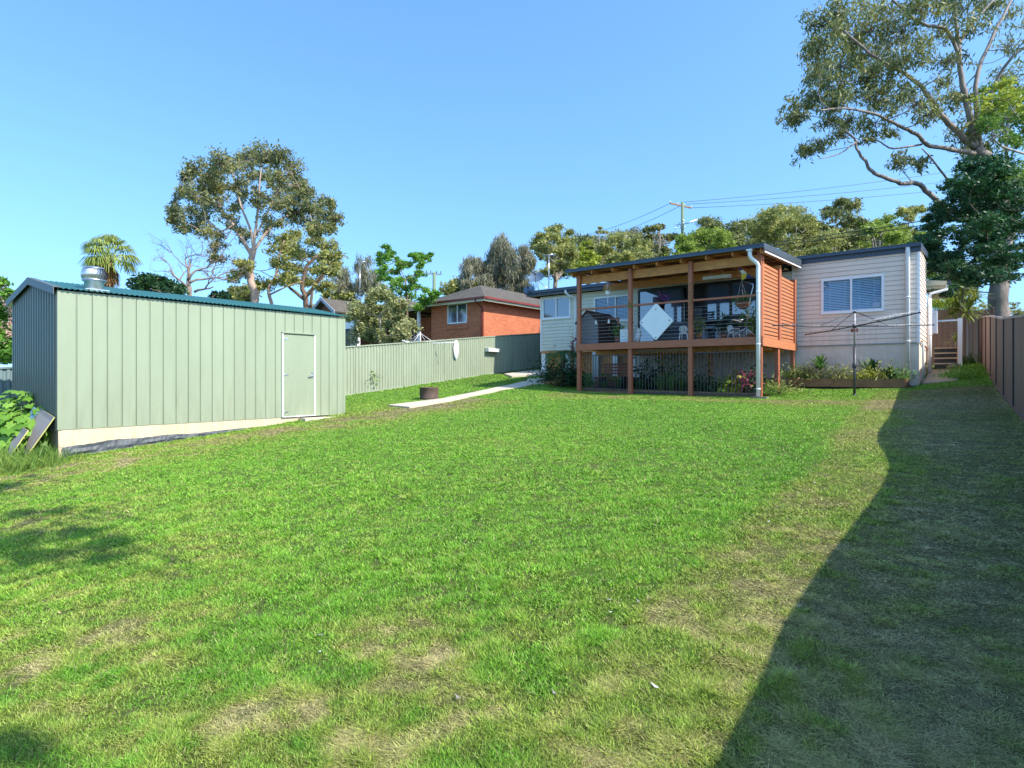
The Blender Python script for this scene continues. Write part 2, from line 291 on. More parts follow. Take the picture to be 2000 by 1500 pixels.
# ================================================================== materials
M = dict(
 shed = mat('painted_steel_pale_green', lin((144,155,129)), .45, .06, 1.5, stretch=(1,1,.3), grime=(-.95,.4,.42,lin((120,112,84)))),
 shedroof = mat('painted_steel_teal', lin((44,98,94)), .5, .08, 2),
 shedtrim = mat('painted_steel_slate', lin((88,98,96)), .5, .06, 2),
 shedend_shaded = mat('painted_steel_pale_green_shaded', lin((98,106,94)), .42, .06, 1.5, stretch=(1,1,.3), grime=(-.95,.2,.4,lin((104,100,80)))),  # same pale green paint as the front wall, shade of the gable end coloured in
 galv = mat('galvanised_metal', (.62,.64,.66), .28, .12, 12, metal=.9),
 concrete = mat('concrete', lin((196,184,162)), .9, .14, 3, bump=.4, bscale=60),
 render = mat('rendered_footing', lin((206,188,156)), .85, .12, 2.5, bump=.3, grime=(-1.6,-.6,.8,lin((140,128,98)))),
 plastic = mat('grey_plastic_film', lin((70,76,80)), .55, .3, 6, bump=.6, bscale=9),
 fence = mat('fence_pale_green', lin((150,160,136)), .5, .08, 1.5, stretch=(1,1,.4), grime=(-.9,2.6,.5,lin((120,116,88)))),
 fenceL = mat('fence_left_back', lin((110,130,130)), .5, .08, 1.5),
 brown = mat('fence_brown', lin((128,100,86)), .6, .14, 3, stretch=(1,1,.15)),
 siding = mat('siding_paint_grey', lin((232,210,190)), .6, .05, 2, grime=(1.0,3.0,.35,lin((150,138,122)))),
 sidingL = mat('siding_paint_cream', lin((212,208,190)), .6, .05, 2, grime=(1.0,3.2,.35,lin((150,142,120)))),
 white = mat('white_paint', (.8,.8,.79), .45, .04, 4),
 offwhite = mat('off_white_plastic', (.66,.66,.62), .5, .08, 6),
 plinth = mat('painted_plinth', lin((222,208,190)), .85, .1, 2.5, bump=.5, bscale=40, grime=(-.4,1.1,.6,lin((140,124,98)))),
 slate = mat('gutter_slate_blue', lin((62,76,94)), .4, .08, 4),
 slatedk = mat('roof_sheet_dark', lin((70,78,84)), .45, .1, 4),
 post = mat('post_paint_red_brown', lin((166,98,68)), .55, .1, 5, bump=.15),
 cedar = mat('screen_timber_orange', lin((186,116,74)), .6, .14, 6, bump=.2, stretch=(.3,.3,3)),
 timber = mat('rough_timber_honey', lin((200,136,78)), .7, .22, 4, bump=.4, stretch=(1,.2,2)),
 decking = mat('deck_boards', lin((120,84,62)), .75, .2, 5),
 sleeper = mat('garden_sleeper', lin((140,108,76)), .85, .25, 5, bump=.6),
 dark = mat('black_paint', (.018,.018,.02), .45, .2, 8),
 gunmetal = mat('dark_grey_steel', (.07,.075,.08), .45, .25, 10, metal=.3),
 steel = mat('weathered_steel', (.33,.34,.36), .45, .25, 14, metal=.5),
 wire = mat('wire', (.45,.46,.48), .35, .1, 20, metal=.6),
 cable = mat('black_cable', (.03,.03,.035), .6, .1, 20),
 glass = glassmat('window_glass', (.03,.06,.10)),
 glassdoor = glassmat('door_glass', (.05,.12,.20), .04),
 interior = mat('dark_interior', (.02,.022,.025), .8, .3, 3),
 blind = mat('blind_slats', (.8,.82,.84), .6, .06, 5),
 curtain = mat('curtain_cloth', (.36,.42,.46), .9, .15, 4),
 fluffy = mat('weathered_wood_grey', lin((112,110,112)), .85, .2, 4, bump=.4, stretch=(1,1,4)),
 darkroof = mat('kennel_roof_brown', lin((70,52,44)), .8, .25, 5),
 brick = brickmat('orange_brick', lin((206,116,74)), lin((180,98,62)), lin((168,132,108))),
 brick2 = brickmat('brown_brick', lin((150,92,66)), lin((130,78,58)), lin((120,100,86))),
 tile = mat('roof_tile_brown_grey', lin((118,104,98)), .85, .22, 3, bump=.5),
 redtrim = mat('red_brown_trim', lin((122,52,44)), .5, .1, 4),
 cream = mat('cream_eave', lin((214,206,176)), .7, .06, 4),
 bark = mat('smooth_gum_bark', lin((160,146,134)), .8, .3, 2.6, bump=.6, bscale=12, stretch=(1,1,.4), col2=lin((92,82,76))),
 bark2 = mat('rough_dark_bark', lin((110,92,78)), .9, .35, 3, bump=.8, bscale=14),
 barkpink = mat('peeling_gum_bark', lin((186,168,152)), .8, .3, .7, bump=.5, bscale=10, stretch=(1,1,.3), col2=lin((150,116,98))),
 barkgrey = mat('grey_trunk', lin((150,142,136)), .9, .2, 3, bump=.6, bscale=10),
 deadwood = mat('dead_wood', lin((126,110,98)), .85, .25, 4),
 poleg = mat('treated_pole_green', lin((108,126,98)), .85, .15, 5, stretch=(1,1,.2)),
 rust = mat('rusted_steel', lin((92,74,64)), .8, .3, 9, bump=.3),
 boardgrey = mat('grey_board', lin((138,134,132)), .75, .1, 3),
 boardedge = mat('yellow_pine_edge', lin((176,170,96)), .7, .15, 10),
 bluesheet = mat('blue_sheet', lin((112,150,172)), .4, .15, 5),
 terracotta = mat('terracotta', lin((150,96,70)), .8, .15, 8),
 yellow = mat('flag_yellow', (.62,.42,.02), .7, .1, 9),
 navy = mat('flag_navy', (.02,.03,.12), .7, .1, 9),
 cushion = mat('dark_cushion', (.04,.045,.055), .9, .3, 7),
 stone = mat('grey_stone', lin((128,122,112)), .9, .3, 6, bump=.8),
 brickred = mat('loose_brick', lin((150,90,70)), .9, .2, 9),
 pink = leafmat('pink_blossom', [lin((196,156,140)), lin((226,192,172))], .3),
 purple = leafmat('purple_petals', [lin((130,70,160)), lin((190,130,200))], .3),
 soil = mat('garden_soil', (.06,.045,.033), .95, .4, 8, bump=.8),
)
LM = dict(
 gum = leafmat('gum_leaves', [lin((60,72,42)), lin((98,110,62)), lin((134,138,80)), lin((176,168,88))], .3),
 gumL = leafmat('far_gum_leaves', [lin((64,74,48)), lin((102,110,68)), lin((136,138,86)), lin((176,168,90))], .3),
 olive = leafmat('olive_leaves', [lin((84,96,56)), lin((132,138,76)), lin((168,170,96)), lin((192,186,100))], .35),
 bright = leafmat('bright_leaves', [lin((88,116,46)), lin((138,160,64)), lin((184,190,86))], .4),
 mid = leafmat('mid_green_leaves', [lin((60,94,42)), lin((98,134,56)), lin((144,166,76))], .35),
 dkgreen = leafmat('dark_green_leaves', [lin((18,44,30)), lin((34,70,38)), lin((64,96,44))], .25),
 conifer = leafmat('conifer_sprays', [lin((24,56,38)), lin((42,86,50)), lin((78,118,54))], .2),
 casu = leafmat('casuarina_needles', [lin((104,108,88)), lin((134,134,108)), lin((158,152,124))], .35),
 shrub = leafmat('shrub_leaves', [lin((66,80,46)), lin((112,124,70)), lin((164,164,106)), lin((200,196,150))], .3),
 palm = leafmat('palm_fronds', [lin((86,104,44)), lin((134,152,66)), lin((176,182,104))], .35),
 palmdead = leafmat('dead_fronds', [lin((110,80,54)), lin((160,124,78)), lin((186,142,60))], .3),
 lush = leafmat('lush_leaves', [lin((62,104,38)), lin((108,156,56)), lin((150,190,84))], .4),
 strap = leafmat('strap_leaves', [lin((48,88,44)), lin((86,128,60)), lin((140,166,84))], .3),
 draca = leafmat('dracaena_leaves', [lin((90,110,44)), lin((140,152,70)), lin((184,186,104))], .35),
 fern = leafmat('fern_fronds', [lin((36,84,40)), lin((60,116,52)), lin((98,148,66))], .35),
 red = leafmat('red_foliage', [lin((90,30,54)), lin((150,66,96)), lin((190,120,130))], .3),
 yel = leafmat('yellow_green_foliage', [lin((130,150,50)), lin((176,184,66))], .4),
)
# ================================================================== ground and lawn
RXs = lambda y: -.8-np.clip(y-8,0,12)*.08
def lawn_tint(x, y):
    n1 = vnoise(x, y, 2.6); n2 = vnoise(x+40, y+9, .8); n3 = vnoise(x-13, y+55, .22); n4 = vnoise(x+7, y-31, 6.0); n5 = vnoise(x+77, y-3, .09)
    dry = np.zeros_like(x); fy = np.clip(1.35-y/11, .2, 1); n3 = .5+(n3-.5)*fy; n5 = .5+(n5-.5)*fy
    def blob(px, py, rx, ry, a, s=1.0):
        c = G(px, py); d = ((x-c.x)/rx)**2+((y-c.y)/ry)**2
        return a*np.exp(-d*s)
    dry += blob(840,1290,.33,.38,.52)+blob(450,1420,.34,.26,.55)+blob(640,1450,.4,.2,.5)+blob(960,1400,.28,.22,.42)+blob(760,1230,.3,.35,.3)+blob(550,1330,.5,.4,.2)
    dry += blob(150,1180,1.3,1.2,.26)+blob(60,1330,.9,.8,.28)+blob(100,1010,2,1,.32)+blob(250,1320,.7,.5,.25)
    dry += .62*np.exp(-((x+11.9)/1.2)**2)*(y > 2)*(y < 14)+.5*np.exp(-((y-17.0)/1.2)**2)*(x > -11.5)
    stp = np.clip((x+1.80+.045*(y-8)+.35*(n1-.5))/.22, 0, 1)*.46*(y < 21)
    straw_lift = np.clip((x-RXs(y))/.5, 0, 1)*(y < 21)*.28  # straw grass by the fence, extra paleness coloured in to lift the fence shadow
    dry = dry*(.1+.8*n2+.6*n3+.5*n5)+straw_lift+stp+(n1-.5)*.22+(n2-.5)*.22+(n3-.5)*.36+(n4-.5)*.12+(n5-.5)*.42
    dry = np.clip(dry, 0, 1)[:,None]
    green = np.array(lin((134,180,60))); deep = np.array(lin((88,144,50))); olive = np.array(lin((162,170,84))); straw = np.array(lin((208,190,146)))
    g = deep+(green-deep)*np.clip(.3+n1*.4+n3*.3+n5*.3, 0, 1)[:,None]
    k = np.clip(dry*1.6, 0, 1); c = g*(1-k)+olive*k
    s = np.clip((dry-.5)*1.6, 0, .7); c = c*(1-s)+straw*s
    return c
def build_ground():
    xs = np.concatenate([np.array([-500,-250,-120,-70,-45]), np.arange(-32, 6, .25), np.array([8,12,20,40,80,150,300,500])])
    ys = np.concatenate([np.array([-60,-30,-15,-6]), np.arange(-2, 30, .25), np.array([33,38,45,60,80,110,160,250,400,700,1200])])
    XX, YY = np.meshgrid(xs, ys, indexing='ij'); x = XX.ravel(); y = YY.ravel()
    z = gz_np(x, y)+(vnoise(x, y, 1.1)-.5)*.03
    z[(x > 40)|(x < -60)] -= .0
    me = bpy.data.meshes.new('ground'); nx, ny = len(xs), len(ys)
    i, j = np.meshgrid(np.arange(nx-1), np.arange(ny-1), indexing='ij'); a = (i*ny+j).ravel()
    f = np.stack([a, a+ny, a+ny+1, a+1], axis=1)
    me.from_pydata(np.stack([x,y,z],1).tolist(), [], f.tolist()); me.update()
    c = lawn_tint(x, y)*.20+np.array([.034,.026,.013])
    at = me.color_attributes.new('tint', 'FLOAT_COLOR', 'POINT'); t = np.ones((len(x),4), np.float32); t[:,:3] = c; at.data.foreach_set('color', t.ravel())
    me.materials.append(vcolmat('lawn_ground', .95))
    o = bpy.data.objects.new('ground', me); C.objects.link(o); tag(o, kind='structure')
build_ground()
PATHL = [G(757,793), G(864,780), G(925,767.5), G(977,756), G(1037,742.5)]
PATHR = [G(800,797), G(880,785), G(925,775), G(977,764), G(1043,750.5)]
def in_poly(x, y, poly):
    r = np.zeros(len(x), bool); n = len(poly)
    for i in range(n):
        x0,y0 = poly[i][0],poly[i][1]; x1,y1 = poly[(i+1)%n][0],poly[(i+1)%n][1]
        c = ((y0 > y) != (y1 > y)); xi = (x1-x0)*(y-y0)/((y1-y0) if y1 != y0 else 1e-9)+x0
        r ^= c & (x < xi)
    return r
def build_grass():
    N = NGRASS
    D = np.exp(rng.uniform(math.log(1.9), math.log(34), N)); r = rng.uniform(-1.02, 1.0, N)
    x = D*(-SN+CS*r); y = D*(CS+SN*r)
    k = (x < .95-.0355*(y-5)) & (x > -18.1) & ~((x < -13.2)&(x > -16.4)&(y > 3.4)&(y < 9.75)) & ~((y > 22.6)&(x < -1.3)&(x > -16.2)) & ~((y > 19.0)&(x < -5.0)&(x > -11.3)) & ~((y > 21.7)&(x < -1.5)&(x > -5.5))
    poly = [(p.x,p.y) for p in PATHL]+[(p.x,p.y) for p in PATHR[::-1]]
    k &= ~in_poly(x, y, poly)
    k &= (D < 28) & ~((x > -1.35)&(x < -.45)&(y > 22.8)&(y < 28.4))
    x = x[k]; y = y[k]; D = D[k]; n = len(x)
    z = gz_np(x, y)+(vnoise(x, y, 1.1)-.5)*.03-.004
    tuft = vnoise(x+3, y+5, .11)
    gap = vnoise(x+31, y-15, .045)*.6+vnoise(x-3, y+85, .13)*.5; kk = (gap+rng.random(n)*.45 > .60) | (D > 9); x = x[kk]; y = y[kk]; z = z[kk]; D = D[kk]; tuft = tuft[kk]; n = len(x)
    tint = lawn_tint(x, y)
    h = (.009+.014*rng.random(n)+.021*tuft*tuft); h = h*(.7+.6*vnoise(x-60, y+12, .42)*np.clip(1.5-D/10,.2,1)); clov = (vnoise(x+9, y+2, .33) > .66) & (rng.random(n) < .45)
    h = h*(1+1.6*np.exp(-((x+18.1)/.12)**2)+1.8*np.exp(-((x-(.67-.0355*(y-13.8)))/.12)**2)*rng.random(n)+1.3*np.exp(-((x+13.1)/.09)**2)*(y < 9.9)); w = np.maximum(.0024, .00085*D)*(.7+.6*rng.random(n))*np.where(clov, 2.3, 1.0); h = h*(1+.015*D)*np.where(clov, .8, 1)
    strawy = np.clip((tint[:,0]-tint[:,1]*.72)*8, 0, 1)
    a = rng.uniform(0, 2*PI, n); lean = h*rng.uniform(.2, 1.9, n)*(1+.6*strawy); h = h*(1-.45*strawy)
    b = a+rng.normal(size=n)*.8+PI/2
    base = np.stack([x,y,z],1); wd = np.stack([np.cos(b),np.sin(b),np.zeros(n)],1)*w[:,None]
    tip = base+np.stack([np.cos(a)*lean, np.sin(a)*lean, h],1)
    vs = np.stack([base-wd, base+wd, tip],1).reshape(-1,3)
    # single brown dead blades among the green ones
    fd = np.clip((D-4)/9, 0, 1); rr_ = rng.random(n); br = ((.42+1.2*rr_**1.4+.35*(tuft-.5))*(1-fd)+(.82+.3*rr_+.08*(tuft-.5))*fd)[:,None]; br[clov] *= .85; dead = rng.random(n) < .05+.1*strawy
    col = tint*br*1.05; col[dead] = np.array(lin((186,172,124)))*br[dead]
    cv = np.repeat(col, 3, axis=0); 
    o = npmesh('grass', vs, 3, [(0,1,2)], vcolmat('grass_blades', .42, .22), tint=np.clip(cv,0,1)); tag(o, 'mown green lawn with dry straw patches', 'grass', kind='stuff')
NGRASS = 2400000
build_grass()
# path, slab, pad
def strip(name, L_, R_, m, h=.035, label=None):
    L_ = [L_[i].lerp(L_[i+1], k/8) for i in range(len(L_)-1) for k in range(8)]+[L_[-1]]; R_ = [R_[i].lerp(R_[i+1], k/8) for i in range(len(R_)-1) for k in range(8)]+[R_[-1]]
    mb = MB(); n = len(L_)
    t = [V((p.x,p.y,gz(p.x,p.y)+h)) for p in L_]+[V((p.x,p.y,gz(p.x,p.y)+h)) for p in R_]
    b = [p-V((0,0,.25)) for p in t]
    vs = t+b; fs = []
    for i in range(n-1): fs += [(i, i+1, n+i+1, n+i), (i, 2*n+i, 2*n+i+1, i+1), (n+i, n+i+1, 3*n+i+1, 3*n+i)]
    fs += [(0,n,3*n,2*n), (n-1,3*n-1,4*n-1,2*n-1)]
    mb.add(vs, fs); o = mb.build(name, m); return tag(o, kind='structure')
strip('path', PATHL, PATHR, M['concrete'])
a,b,c,d = G(990,733),G(1062,727),G(1075,738),G(1000,737)
strip('path_end', [G(1030,742), G(1064,740)], [G(1040,751), G(1070,750)], M['concrete'], .045)
strip('concrete_slab', [G(985,733), G(1062,724)], [G(1000,738), G(1066,733)], M['concrete'], .08)
strip('concrete_pad', [V((-1.35,22.8,0)), V((-1.35,28.4,0))], [V((-.45,22.8,0)), V((-.45,28.4,0))], mat('pad_concrete', lin((150,140,120)), .9, .25, 3, bump=.5), .03)
# ================================================================== shed
SX, SY0, SY1 = -13.25, 3.46, 9.72
SB = P(117,840,10.9).z; ST = SB+2.57; SW = 3.12; RD = ST+.31
shed = empty('garden_shed', 'pale green steel shed with teal corrugated roof beside the lawn', 'shed', (SX-SW/2,(SY0+SY1)/2,SB))
mb = MB(); ribbed(mb, (SX,SY0+.04,0), (0,1,0), (1,0,0), SY1-SY0-.08, lambda t: SB, lambda t: ST, .25, [(0,0),(.86,0),(.87,-.005),(.885,-.005),(.895,.001),(.95,.001),(.955,-.028),(.985,-.028),(.99,0)])
mb.box((SX-.03,SY0-.02,SB),(SX+.008,SY0+.05,ST)); mb.box((SX-.03,SY1-.05,SB),(SX+.008,SY1+.01,ST))
for zz_ in (SB+.06, SB+1.28, ST-.12):
    for k in range(25):
        for o_ in (.05,.19):
            y = SY0+.04+k*.25+o_
            if y < SY1-.1: mb.add([(SX+.002,y-.008,zz_),(SX+.007,y,zz_-.008),(SX+.002,y+.008,zz_),(SX+.007,y,zz_+.008)],[(0,1,2,3)],1)
mb.build('front_wall', [M['shed'],M['steel']], shed)
mb = MB()
def gab(t): w = SW; return ST+.31*(1-abs(t-w/2)/(w/2))-.02
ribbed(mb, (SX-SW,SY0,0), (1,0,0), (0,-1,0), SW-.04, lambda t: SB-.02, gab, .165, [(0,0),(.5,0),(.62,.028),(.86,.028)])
mb.build('gable_wall', M['shedend_shaded'], shed)
mb = MB(); ribbed(mb, (SX-SW,SY1,0), (1,0,0), (0,1,0), SW, lambda t: SB, gab, .165, [(0,0),(.5,0),(.62,.028),(.86,.028)])
ribbed(mb, (SX-SW,SY0,0), (0,1,0), (-1,0,0), SY1-SY0, lambda t: SB, lambda t: ST, .165, [(0,0),(.5,0),(.62,.028),(.86,.028)])
mb.build('rear_wall', M['shed'], shed)
mb = MB(); ov = .07; n = int((SY1-SY0+.16)/.0225); vs = []
for i in range(n+1):
    y = SY0-.08+i*.0225; o = .011*math.cos(2*PI*i/4)
    vs += [(SX+ov, y, ST+.045-.2*ov+o), (SX-SW/2, y, RD+.045+o), (SX-SW-ov, y, ST+.045-.2*ov+o)]
mb.add(vs, [(3*i+k, 3*i+3+k, 3*i+4+k, 3*i+1+k) for i in range(n) for k in (0,1)], smooth=True)
mb.add([(v[0],v[1],v[2]-.006) for v in vs], [(3*i+1+k, 3*i+4+k, 3*i+3+k, 3*i+k) for i in range(n) for k in (0,1)], smooth=True)
roof = mb.build('roof', M['shedroof'], shed)
mb = MB()
for s_ in (1,-1):
    e = SX+ov if s_ > 0 else SX-SW-ov
    mb.prism([(SX-SW/2,SY0-.10,RD+.075),(e,SY0-.10,ST+.065-.2*ov),(e,SY0-.10,ST-.075-.2*ov),(SX-SW/2,SY0-.10,RD-.07)] if s_ < 0 else [(SX-SW/2,SY0-.10,RD+.075),(SX-SW/2,SY0-.10,RD-.07),(e,SY0-.10,ST-.075-.2*ov),(e,SY0-.10,ST+.065-.2*ov)], (0,.012,0))
    mb.prism([(SX-SW/2,SY0-.088,RD+.075),(e,SY0-.088,ST+.065-.2*ov),(e,SY0-.088,ST+.055-.2*ov),(SX-SW/2,SY0-.088,RD+.065)] if s_ < 0 else [(SX-SW/2,SY0-.088,RD+.075),(SX-SW/2,SY0-.088,RD+.065),(e,SY0-.088,ST+.055-.2*ov),(e,SY0-.088,ST+.065-.2*ov)], (0,.11,0))
mb.build('barge_capping', M['shedtrim'], shed)
mb = MB(); mb.prism([(SX-.01,SY0,gz(SX,SY0)-.3),(SX-.01,8.4,gz(SX,8.4)-.3),(SX-.01,8.4,SB-.002),(SX-.01,SY0,SB-.002)],(-.1,0,0))
mb.box((SX-SW+.02,SY0+.012,-1.9),(SX-.11,SY0+.1,SB-.02)); mb.build('footing', M['render'], shed)
mb = MB(); mb.box((SX+.005,8.35,SB-.14),(SX+.3,9.3,SB-.03)); mb.build('door_step', M['concrete'], shed)
# crinkled plastic film along the footing
vs = []; n = 110
for i in range(n+1):
    y = SY0+.05+i*(4.1/n); g = gz(SX,y); top = g+.03+max(.0,(.25-.06*(y-SY0)))*(.82+.3*float(vnoise(np.array([y]),np.array([3.]),.5)[0])+.06*random.random())
    for k in range(5): f1 = float(vnoise(np.array([y*1.0+k*.22]),np.array([k*.3]),.17)[0]); vs.append((SX+.006+.055*f1*(1-abs(k-1.5)/3.5)+.01*random.random()+(.02 if k < 1 else 0), y, g-.03+(top-g)*k/4))
MB().add(vs, [(5*i+k,5*i+5+k,5*i+6+k,5*i+1+k) for i in range(n) for k in range(4)]).build('plastic_film', M['plastic'], shed)
# door
d0 = PX(551,811,SX).y; d1 = PX(613,808,SX).y; dz0 = SB+.02; dz1 = SB+2.03
mb = MB(); mb.box((SX+.006,d0+.015,dz0+.012),(SX+.03,d1-.015,dz1-.015)); door = mb.build('door', M['shed'], shed)
mb = MB(); mb.box((SX+.004,d0-.02,dz0-.01),(SX+.045,d0+.012,dz1+.02)); mb.box((SX+.004,d1-.012,dz0-.01),(SX+.045,d1+.02,dz1+.02)); mb.box((SX+.004,d0+.013,dz0-.012),(SX+.04,d1-.013,dz0+.008)); mb.build('door_frame', M['white'], shed)
mb = MB(); mb.box((SX+.004,d0-.02,dz1+.022),(SX+.06,d1+.03,dz1+.05)); mb.build('door_head', M['shed'], shed)
for z in (.1,1.0,1.88):
    mb = MB(); mb.box((SX+.031,d0+.02,dz0+z),(SX+.037,d0+.14,dz0+z+.03)); mb.tube([(SX+.045,d0+.02,dz0+z-.03),(SX+.045,d0+.02,dz0+z+.06)],.009,8)
    mb.build('hinge', M['galv'], door)
mb = MB(); mb.tube([(SX+.03,d1-.07,dz0+1.0),(SX+.075,d1-.07,dz0+1.0)],.012); mb.bar((SX+.078,d1-.05,dz0+1.0),(SX+.078,d1-.19,dz0+.985),.018,.02); mb.box((SX+.031,d1-.09,dz0+.94),(SX+.036,d1-.05,dz0+1.09)); mb.build('handle', M['galv'], door)
# whirlybird ventilator
vc = P(184,548,11.62); vx = vc.x; vy = vc.y; vz = ST+.31*(1-abs(SX-vx-SW/2)/(SW/2))+.05
vent = empty('roof_ventilator', 'shiny silver spinning ventilator standing on the teal shed roof', 'roof vent', (vx,vy,vz))
mb = MB(); mb.lathe((vx,vy,vz), [(.165,-.06),(.165,.14),(.185,.15),(.185,.165),(.15,.17)], 28); mb.box((vx-.2,vy-.2,vz-.03),(vx+.2,vy+.2,vz-.015)); mb.build('throat', M['galv'], vent)
mb = MB()
for k in range(22):
    a0 = 2*PI*k/22; vs = []
    for i in range(9):
        t = i/8; z = .17+.24*t; r = .185+.045*math.sin(PI*t)-.02*t; r *= (1 if t < .95 else .9)
        for w in (0,1):
            a = a0+.33*t+w*.30; rr = r-.02*w; vs.append((vx+rr*math.cos(a), vy+rr*math.sin(a), vz+z))
    mb.add(vs, [(2*i,2*i+2,2*i+3,2*i+1) for i in range(8)], smooth=True)
mb.lathe((vx,vy,vz), [(.205,.165),(.21,.18),(.19,.185)], 28)
mb.lathe((vx,vy,vz), [(.17,.40),(.16,.425),(.09,.445),(.0,.45)], 28); mb.lathe((vx,vy,vz), [(.12,.18),(.12,.4)], 20)
mb.build('turbine', M['galv'], vent)
# boards leaning against the gable end
def board(name, label, a, b, c, d, m1, m2=None, th=.018, parts=True):
    a,b,c,d = [V(q) for q in (a,b,c,d)]; n = (b-a).cross(d-a).normalized()*th
    mb = MB(); mb.prism([a,b,c,d], n); 
    for i in (2,3,4,5): mb.mi[i] = 1
    return tag(mb.build(name, [m1, m2 or m1]), label, 'board')
yb = SY0-.05
def gb(x, y, dz=0): return V((x,y,gz(x,y)+dz))
board('leaning_board', 'grey board with yellow edge leaning against the shed gable end, rearmost and tallest', gb(SX-1.0,yb-.35), gb(SX-.0,yb-.5), gb(SX-.0,yb,.78), gb(SX-1.0,yb,.95), M['boardgrey'], M['boardedge'])
board('leaning_board', 'grey board with yellow edge lying in front of the taller board by the shed corner', gb(SX-.8,yb-.6), gb(SX+.0,yb-.75), gb(SX-.08,yb-.36,.60), gb(SX-1.0,yb-.33,.66), M['boardgrey'], M['boardedge'])
board('leaning_sheet', 'folded light blue sheet propped between the leafy plant and grey boards', gb(SX-1.45,yb-.75), gb(SX-1.0,yb-.7), gb(SX-.8,yb-.05,.85), gb(SX-1.05,yb-.05,.95), M['bluesheet'], None, .01)
# ================================================================== fences
def fence_run(name, label, pts, hf, m, mpost, period, prof, panel=2.35, side=1, capm=None, group=None, post=.05, gap=0.0, skip=()):
    t = empty(name, label, 'fence', pts[0], group)
    p0 = V(pts[0]); p1 = V(pts[1]); L = (p1-p0).length; d = (p1-p0)/L; nr = V((d.y,-d.x,0))*side
    n = max(1, round(L/panel)); w = L/n
    for i in range(n):
        a = p0+d*(i*w); b = p0+d*((i+1)*w)
        za, zb = gz(a.x,a.y)-.03, gz(b.x,b.y)-.03; ta, tb = za+.03+hf(a.y), zb+.03+hf(b.y)
        mb = MB(); ribbed(mb, a+d*.02, d, nr, w-.04, lambda s: za+(zb-za)*s/w, lambda s: gz(a.x+d.x*s,a.y+d.y*s)+hf(a.y+d.y*s)-.01, period, prof)
        mb.build('panel', m, t)
        mb = MB(); 
        pz_ = [V((a.x+(b.x-a.x)*q/6, a.y+(b.y-a.y)*q/6, 0)) for q in range(7)]; pz_ = [V((p.x,p.y,gz(p.x,p.y)+hf(p.y))) for p in pz_]
        for q in range(6): mb.bar(pz_[q], pz_[q+1], .05, .045)
        mb.build('top_rail', capm or mpost, t); mb = MB(); mb.bar(a+V((0,0,za+.06-a.z)), b+V((0,0,zb+.06-b.z)), .05, .05); mb.build('bottom_rail', m, t)
    for i in range(n+1):
        a = p0+d*(i*w); z = gz(a.x,a.y); mb = MB(); mb.box((a.x-post/2,a.y-post/2,z-.1),(a.x+post/2,a.y+post/2,z+hf(a.y)+.03)); mb.build('post', mpost, t)
    return t
TR = [(0,0),(.38,0),(.5,-.03),(.86,-.03),(.99,0)]
fence_run('metal_fence', 'long pale green corrugated steel fence between shed and weatherboard house', [(-18.2,11.5,0),(-18.2,30.3,0)], lambda y: 1.8, M['fence'], M['fence'], .14, TR, side=1)
fence_run('metal_fence', 'shaded grey green steel fence behind the shed at left edge', [(-18.2,-2.,0),(-18.2,11.4,0)], lambda y: 1.72, M['fenceL'], M['fenceL'], .14, TR, side=1)
_ft = np.array([(0,1.73),(3,1.72),(3.9,1.74),(5.1,1.69),(6.2,1.62),(7.5,1.54),(8.1,1.545),(8.7,1.565),(9.2,1.62),(9.8,1.71),(10.4,1.8),(11.5,1.88),(13.5,1.86),(40,1.84)])
def rf(y):
    return float(np.interp(y, _ft[:,0], _ft[:,1]))
    h = 1.84
    h -= .26*math.exp(-((y-7.0)/1.25)**2)
    if y < 5: h = min(h, 1.8)
    return h
RX = lambda y: .67-.0355*(y-13.8)
fence_run('metal_fence', 'tall brown steel fence running along the right edge of the lawn', [(RX(-1),-1,0),(RX(30),30,0)], rf, M['brown'], M['dark'], .2, [(0,0),(.6,0),(.7,-.018),(.9,-.018)], side=-1, capm=mat('fence_cap_brown', lin((150,140,134)), .5))
